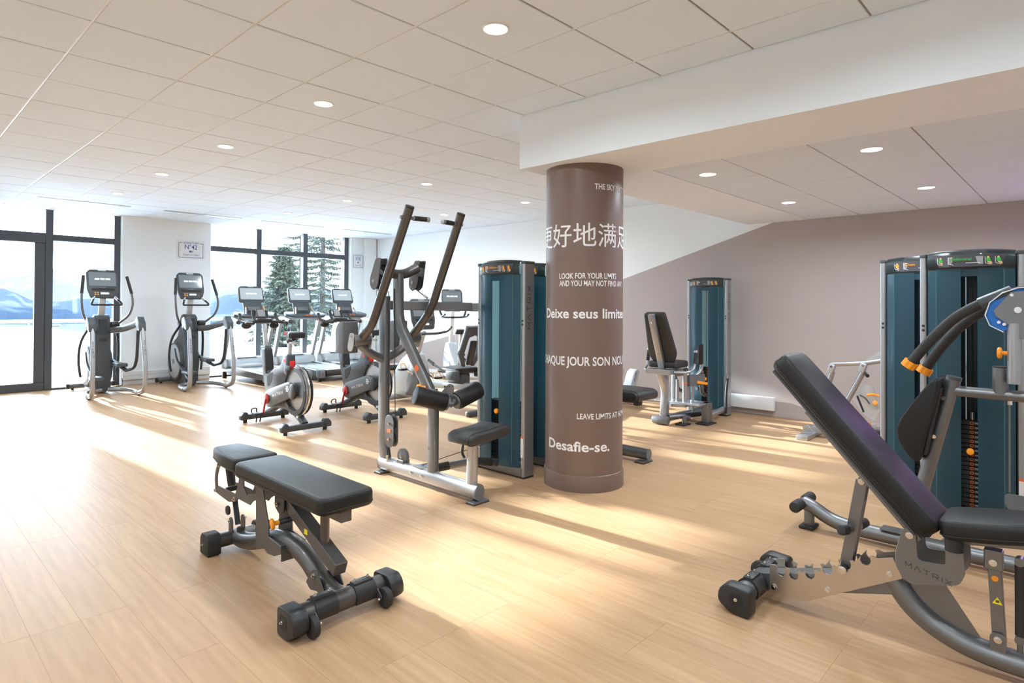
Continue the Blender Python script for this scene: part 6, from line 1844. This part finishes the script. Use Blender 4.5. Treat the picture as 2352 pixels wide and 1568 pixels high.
for s, ang_ in ((-1, -78), (1, 102)):
    cx_ = s * 0.098
    a_ = math.radians(ang_)
    e_ = (0.74 + 0.175 * math.cos(a_), 0.295 + 0.175 * math.sin(a_))
    ck = MB()
    ck.cyl((cx_ - 0.006, 0.74, 0.295), (cx_ + 0.006, 0.74, 0.295), 0.06, 26, 0.003)
    ck = ck.build('crank_disc', 'red', sb)
    MB().bar((cx_ + s * 0.008, 0.74, 0.295), (cx_ + s * 0.02, *e_), 0.016, 0.03, 0.006).build('crank_arm', 'red', ck)
    pdl = MB().box(s * 0.13 - 0.0, s * 0.23, e_[0] - 0.045, e_[0] + 0.045, e_[1] - 0.014, e_[1] + 0.014, 0.008).build('pedal', 'plastic_black', sb)
    MB().tube([(s * 0.14, e_[0] + 0.05, e_[1]), (s * 0.15, e_[0] + 0.11, e_[1] + 0.01), (s * 0.15, e_[0] + 0.09, e_[1] + 0.055), (s * 0.21, e_[0] + 0.09, e_[1] + 0.055), (s * 0.21, e_[0] + 0.11, e_[1] + 0.01), (s * 0.22, e_[0] + 0.05, e_[1])], 0.007, 8, 0.02).build('toe_cage', 'plastic_black', pdl)
    for k in (0.155, 0.20):
        MB().tube([(s * k, e_[0] - 0.03, e_[1] - 0.01), (s * (k + 0.006), e_[0] - 0.015, e_[1] - 0.09)], 0.008, 6).build('toe_strap', 'plastic_black', pdl)
# handlebar
MB().bar((0, 0.97, 0.86), (0, 1.03, 1.15), 0.04, 0.06, 0.01).build('handlebar_post', 'plastic_silver', sb)
hb = MB().tube([(-0.20, 0.86, 1.165), (-0.24, 1.0, 1.165), (-0.16, 1.06, 1.175), (0.16, 1.06, 1.175), (0.24, 1.0, 1.165), (0.20, 0.86, 1.165)], 0.018, 12, 0.06).build('handlebar', 'rubber', sb)
MB().box(-0.09, 0.09, 1.0, 1.10, 1.16, 1.215, 0.02, 2).build('handlebar_hub', 'plastic_black', hb)
for s in (-1, 1):
    MB().tube([(s * 0.22, 1.03, 1.17), (s * 0.225, 1.16, 1.19), (s * 0.22, 1.21, 1.27)], 0.018, 12, 0.05).build('bar_end', 'rubber', hb)
    MB().tube([(s * 0.08, 1.06, 1.18), (s * 0.085, 1.13, 1.22), (s * 0.08, 1.16, 1.31)], 0.017, 12, 0.05).build('inner_horn', 'rubber', hb)
    MB().sph((s * 0.17, 1.13, 1.13), 0.052, 1.15, 1.0, 0.8).build('bottle_cup', 'plastic_black', hb)
sc_ = MB().obox(Matrix.Translation((0, 1.13, 1.275)) @ Matrix.Rotation(-0.5, 4, 'X'), (0.10, 0.02, 0.12), 0.008, 2).build('display', 'plastic_charcoal', hb)
MB().obox(Matrix.Translation((0, 1.13, 1.275)) @ Matrix.Rotation(-0.5, 4, 'X') @ Matrix.Translation((0, -0.0108, 0)), (0.08, 0.001, 0.09)).build('display_glass', 'grey_print', sc_, smooth=False)
sb.location = (3.285, 6.20, 0)
set_off((0, 0, 0))
dup(sb, (4.29, 6.16, 0), 0.0, 'grey spin bike with red crank partly behind the lat pulldown mast')

# ---- recumbent bike behind the lat machine ----
rb = thing('recumbent_bike', 'recumbent exercise bike with mesh backrest seen through the lat pulldown frame', 'exercise bike', (5.37, 5.7, 0))
c = 5.37
fo_ = MB().cyl((c - 0.26, 7.33, 0.06), (c + 0.26, 7.33, 0.06), 0.042, 16).build('front_foot', 'plastic_silver', rb)
for s in (-1, 1):
    MB().cyl((c + s * 0.25, 7.33, 0.055), (c + s * 0.30, 7.33, 0.055), 0.05, 16, 0.008).build('foot_cap', 'plastic_charcoal', fo_)
MB().prism(roundpoly([(7.42, 0.08), (7.40, 0.40), (7.20, 0.62), (7.02, 0.72), (6.88, 0.70), (6.80, 0.50), (6.78, 0.20), (6.95, 0.08)], [0.05, 0.15, 0.12, 0.08, 0.08, 0.1, 0.06, 0.05], 5), YZ, c - 0.10, c + 0.10, 0.04, 3).build('drive_shell', 'plastic_silver', rb)
MB().prism(roundpoly([(7.10, 0.10), (7.05, 0.35), (6.95, 0.60), (6.86, 0.62), (6.80, 0.45), (6.78, 0.12)], 0.06, 5), YZ, c - 0.108, c + 0.108, 0.02, 2).build('shell_band', 'plastic_grey', rb)
MB().bar((c, 6.95, 0.68), (c, 6.80, 1.02), 0.06, 0.055, 0.01).build('console_mast', 'plastic_silver', rb)
console(rb, c, 6.76, 1.05, 1.49, 0.40, 0.25)
MB().tube([(c - 0.25, 6.50, 1.08), (c - 0.27, 6.60, 1.02), (c - 0.22, 6.74, 0.985), (c + 0.22, 6.74, 0.985), (c + 0.27, 6.60, 1.02), (c + 0.25, 6.50, 1.08)], 0.017, 12, 0.07).build('handlebar', 'plastic_charcoal', rb)
MB().bar((c, 6.85, 0.30), (c, 5.62, 0.34), 0.09, 0.10, 0.02).build('seat_rail', 'plastic_silver', rb)
MB().bar((c, 5.70, 0.34), (c, 5.62, 0.05), 0.07, 0.08, 0.01).build('rear_leg', 'plastic_silver', rb)
MB().box(c - 0.25, c + 0.25, 5.58, 5.66, 0.0, 0.07, 0.015).build('rear_foot', 'plastic_charcoal', rb)
MB().box(c - 0.20, c + 0.20, 5.88, 6.28, 0.50, 0.575, 0.03, 3).build('seat_pad', 'vinyl', rb)
MB().box(c - 0.08, c + 0.08, 5.92, 6.2, 0.36, 0.50, 0.02).build('seat_carriage', 'plastic_charcoal', rb)
bk = MB()
A, B = Vector((c, 5.90, 0.60)), Vector((c, 5.74, 1.12)); d = (B - A); L = d.length; d.normalize()
n_ = Vector((0, d.z, -d.y))
Mp = Matrix(((1, 0, 0, A.x), (0, d.y, n_.y, A.y), (0, d.z, n_.z, A.z), (0, 0, 0, 1)))
for s in (-1, 1):
    bk.prism(roundpoly([(s * 0.05, 0.0), (s * 0.10, 0.0), (s * 0.19, 0.16), (s * 0.15, L), (s * 0.0, L), (s * 0.0, L - 0.12), (s * 0.09, L - 0.15), (s * 0.12, 0.17)], 0.02), Mp, -0.03, 0.03, 0.01, 2)
bk.build('backrest', 'plastic_charcoal', rb)
MB().obox(Mp @ Matrix.Translation((0, L * 0.35, -0.03)), (0.10, L * 0.6, 0.05), 0.015, 2).build('back_spine', 'plastic_black', rb)
for s in (-1, 1):
    h_ = MB().tube([(c + s * 0.18, 5.95, 0.52), (c + s * 0.28, 6.0, 0.53), (c + s * 0.29, 6.18, 0.60), (c + s * 0.29, 6.32, 0.66)], 0.017, 12, 0.07).build('side_handle', 'plastic_grey', rb)
    MB().cyl((c + s * 0.29, 6.22, 0.615), (c + s * 0.29, 6.33, 0.663), 0.022, 12).build('pulse_grip', 'plastic_black', h_)
    MB().box(c + s * 0.21 - 0.02, c + s * 0.30, 5.78, 5.98, 0.44, 0.56, 0.015) .build('cup_holder', 'plastic_charcoal', rb)
    a_ = 0.4 if s < 0 else 0.4 + PI
    e_ = (6.88 + 0.16 * math.cos(a_), 0.42 + 0.16 * math.sin(a_))
    ck = MB().bar((c + s * 0.12, 6.88, 0.42), (c + s * 0.135, *e_), 0.014, 0.032, 0.005).build('crank', 'chrome', rb)
    MB().box(c + s * 0.145, c + s * 0.245, e_[0] - 0.05, e_[0] + 0.05, e_[1] - 0.015, e_[1] + 0.015, 0.006).build('pedal', 'plastic_black', rb)
    MB().tube([(c + s * 0.15, e_[0] - 0.03, e_[1] + 0.01), (c + s * 0.16, e_[0], e_[1] + 0.08), (c + s * 0.23, e_[0], e_[1] + 0.08), (c + s * 0.24, e_[0] - 0.03, e_[1] + 0.01)], 0.006, 8, 0.02).build('pedal_strap', 'orange', rb)

# ---- upright bike by the white wall (local, facing +Y, then turned) ----
ub = thing('upright_bike', 'upright exercise bike by the white wall behind the recumbent bike', 'exercise bike', (0, 0, 0))
MB().cyl((-0.25, 0.35, 0.05), (0.25, 0.35, 0.05), 0.04, 14).build('front_foot', 'plastic_silver', ub)
MB().cyl((-0.25, -0.75, 0.05), (0.25, -0.75, 0.05), 0.04, 14).build('rear_foot', 'plastic_silver', ub)
MB().prism(roundpoly([(0.40, 0.06), (0.36, 0.45), (0.15, 0.70), (0.0, 0.70), (-0.20, 0.50), (-0.72, 0.14), (-0.76, 0.06)], 0.08, 5), YZ, -0.09, 0.09, 0.03, 3).build('drive_shell', 'plastic_silver', ub)
MB().bar((0, 0.12, 0.66), (0, 0.02, 1.30), 0.07, 0.06, 0.012).build('console_mast', 'plastic_white', ub)
console(ub, 0, -0.02, 1.28, 1.70, 0.40, 0.28)
MB().tube([(-0.22, -0.28, 1.22), (-0.24, -0.12, 1.18), (-0.15, 0.0, 1.16), (0.15, 0.0, 1.16), (0.24, -0.12, 1.18), (0.22, -0.28, 1.22)], 0.017, 12, 0.06).build('handlebar', 'plastic_black', ub)
for s in (-1, 1):
    MB().tube([(s * 0.20, -0.05, 1.17), (s * 0.25, 0.0, 1.28), (s * 0.24, -0.04, 1.40)], 0.018, 12, 0.05).build('upright_horn', 'plastic_black', ub)
    MB().bar((s * 0.10, -0.12, 0.36), (s * 0.12, -0.12 + s * 0.12, 0.36 + s * 0.11), 0.014, 0.03, 0.005).build('crank', 'chrome', ub)
    MB().box(s * 0.13, s * 0.23, -0.17 + s * 0.12, -0.07 + s * 0.12, 0.345 + s * 0.11, 0.375 + s * 0.11, 0.006).build('pedal', 'plastic_black', ub)
MB().bar((0, -0.42, 0.36), (0, -0.55, 0.88), 0.05, 0.07, 0.01).build('seat_post', 'plastic_silver', ub)
MB().prism(roundpoly([(-0.03, 0.17), (0.03, 0.17), (0.13, -0.05), (0.11, -0.12), (-0.11, -0.12), (-0.13, -0.05)], 0.03, 4), Matrix.Translation((0, -0.56, 0.88)), 0.0, 0.08, 0.025, 3).build('saddle', 'vinyl', ub)
ub.location = (7.42, 8.55, 0)
ub.rotation_euler = (0, 0, -0.45)
set_off((0, 0, 0))
tag(MB().tube([(2.98, 11.93, 0.12), (2.97, 11.85, 0.01), (2.90, 11.75, 0.008), (2.75, 11.72, 0.008), (2.62, 11.78, 0.008)], 0.007, 8, 0.06).build('power_cord', 'plastic_black', None), 'thin black power cord on the floor behind the elliptical trainer by the door', 'cord')

# added violet tube lamp, unseen, assumed from the violet tint at the right
nt = thing('added_neon_tube', 'added violet neon tube, unseen, for the violet tint at the right edge', 'neon tube', (XW - 0.03, -0.75, 1.95))
mat('neon', (0.6, 0.25, 0.9), 0.4, emit=(0.55, 0.18, 1.0), estr=14.0)
MB().cyl((XW - 0.035, -1.35, 1.95), (XW - 0.035, -0.15, 1.95), 0.016, 12).build('tube', 'neon', nt)
for y_ in (-1.3, -0.2):
    MB().box(XW - 0.03, XW, y_ - 0.02, y_ + 0.02, 1.93, 1.97).build('clip', 'plastic_black', nt, smooth=False)
nl = bpy.data.lights.new('added_neon_light', 'AREA'); nl.shape = 'RECTANGLE'; nl.size = 1.2; nl.size_y = 0.03; nl.energy = 14; nl.color = (0.62, 0.28, 1.0)
no = bpy.data.objects.new('added_neon_light', nl); COL.objects.link(no); no.parent = nt; no.location = (-0.03, 0, 0); no.rotation_euler = (0, PI / 2, PI / 2 * 0)
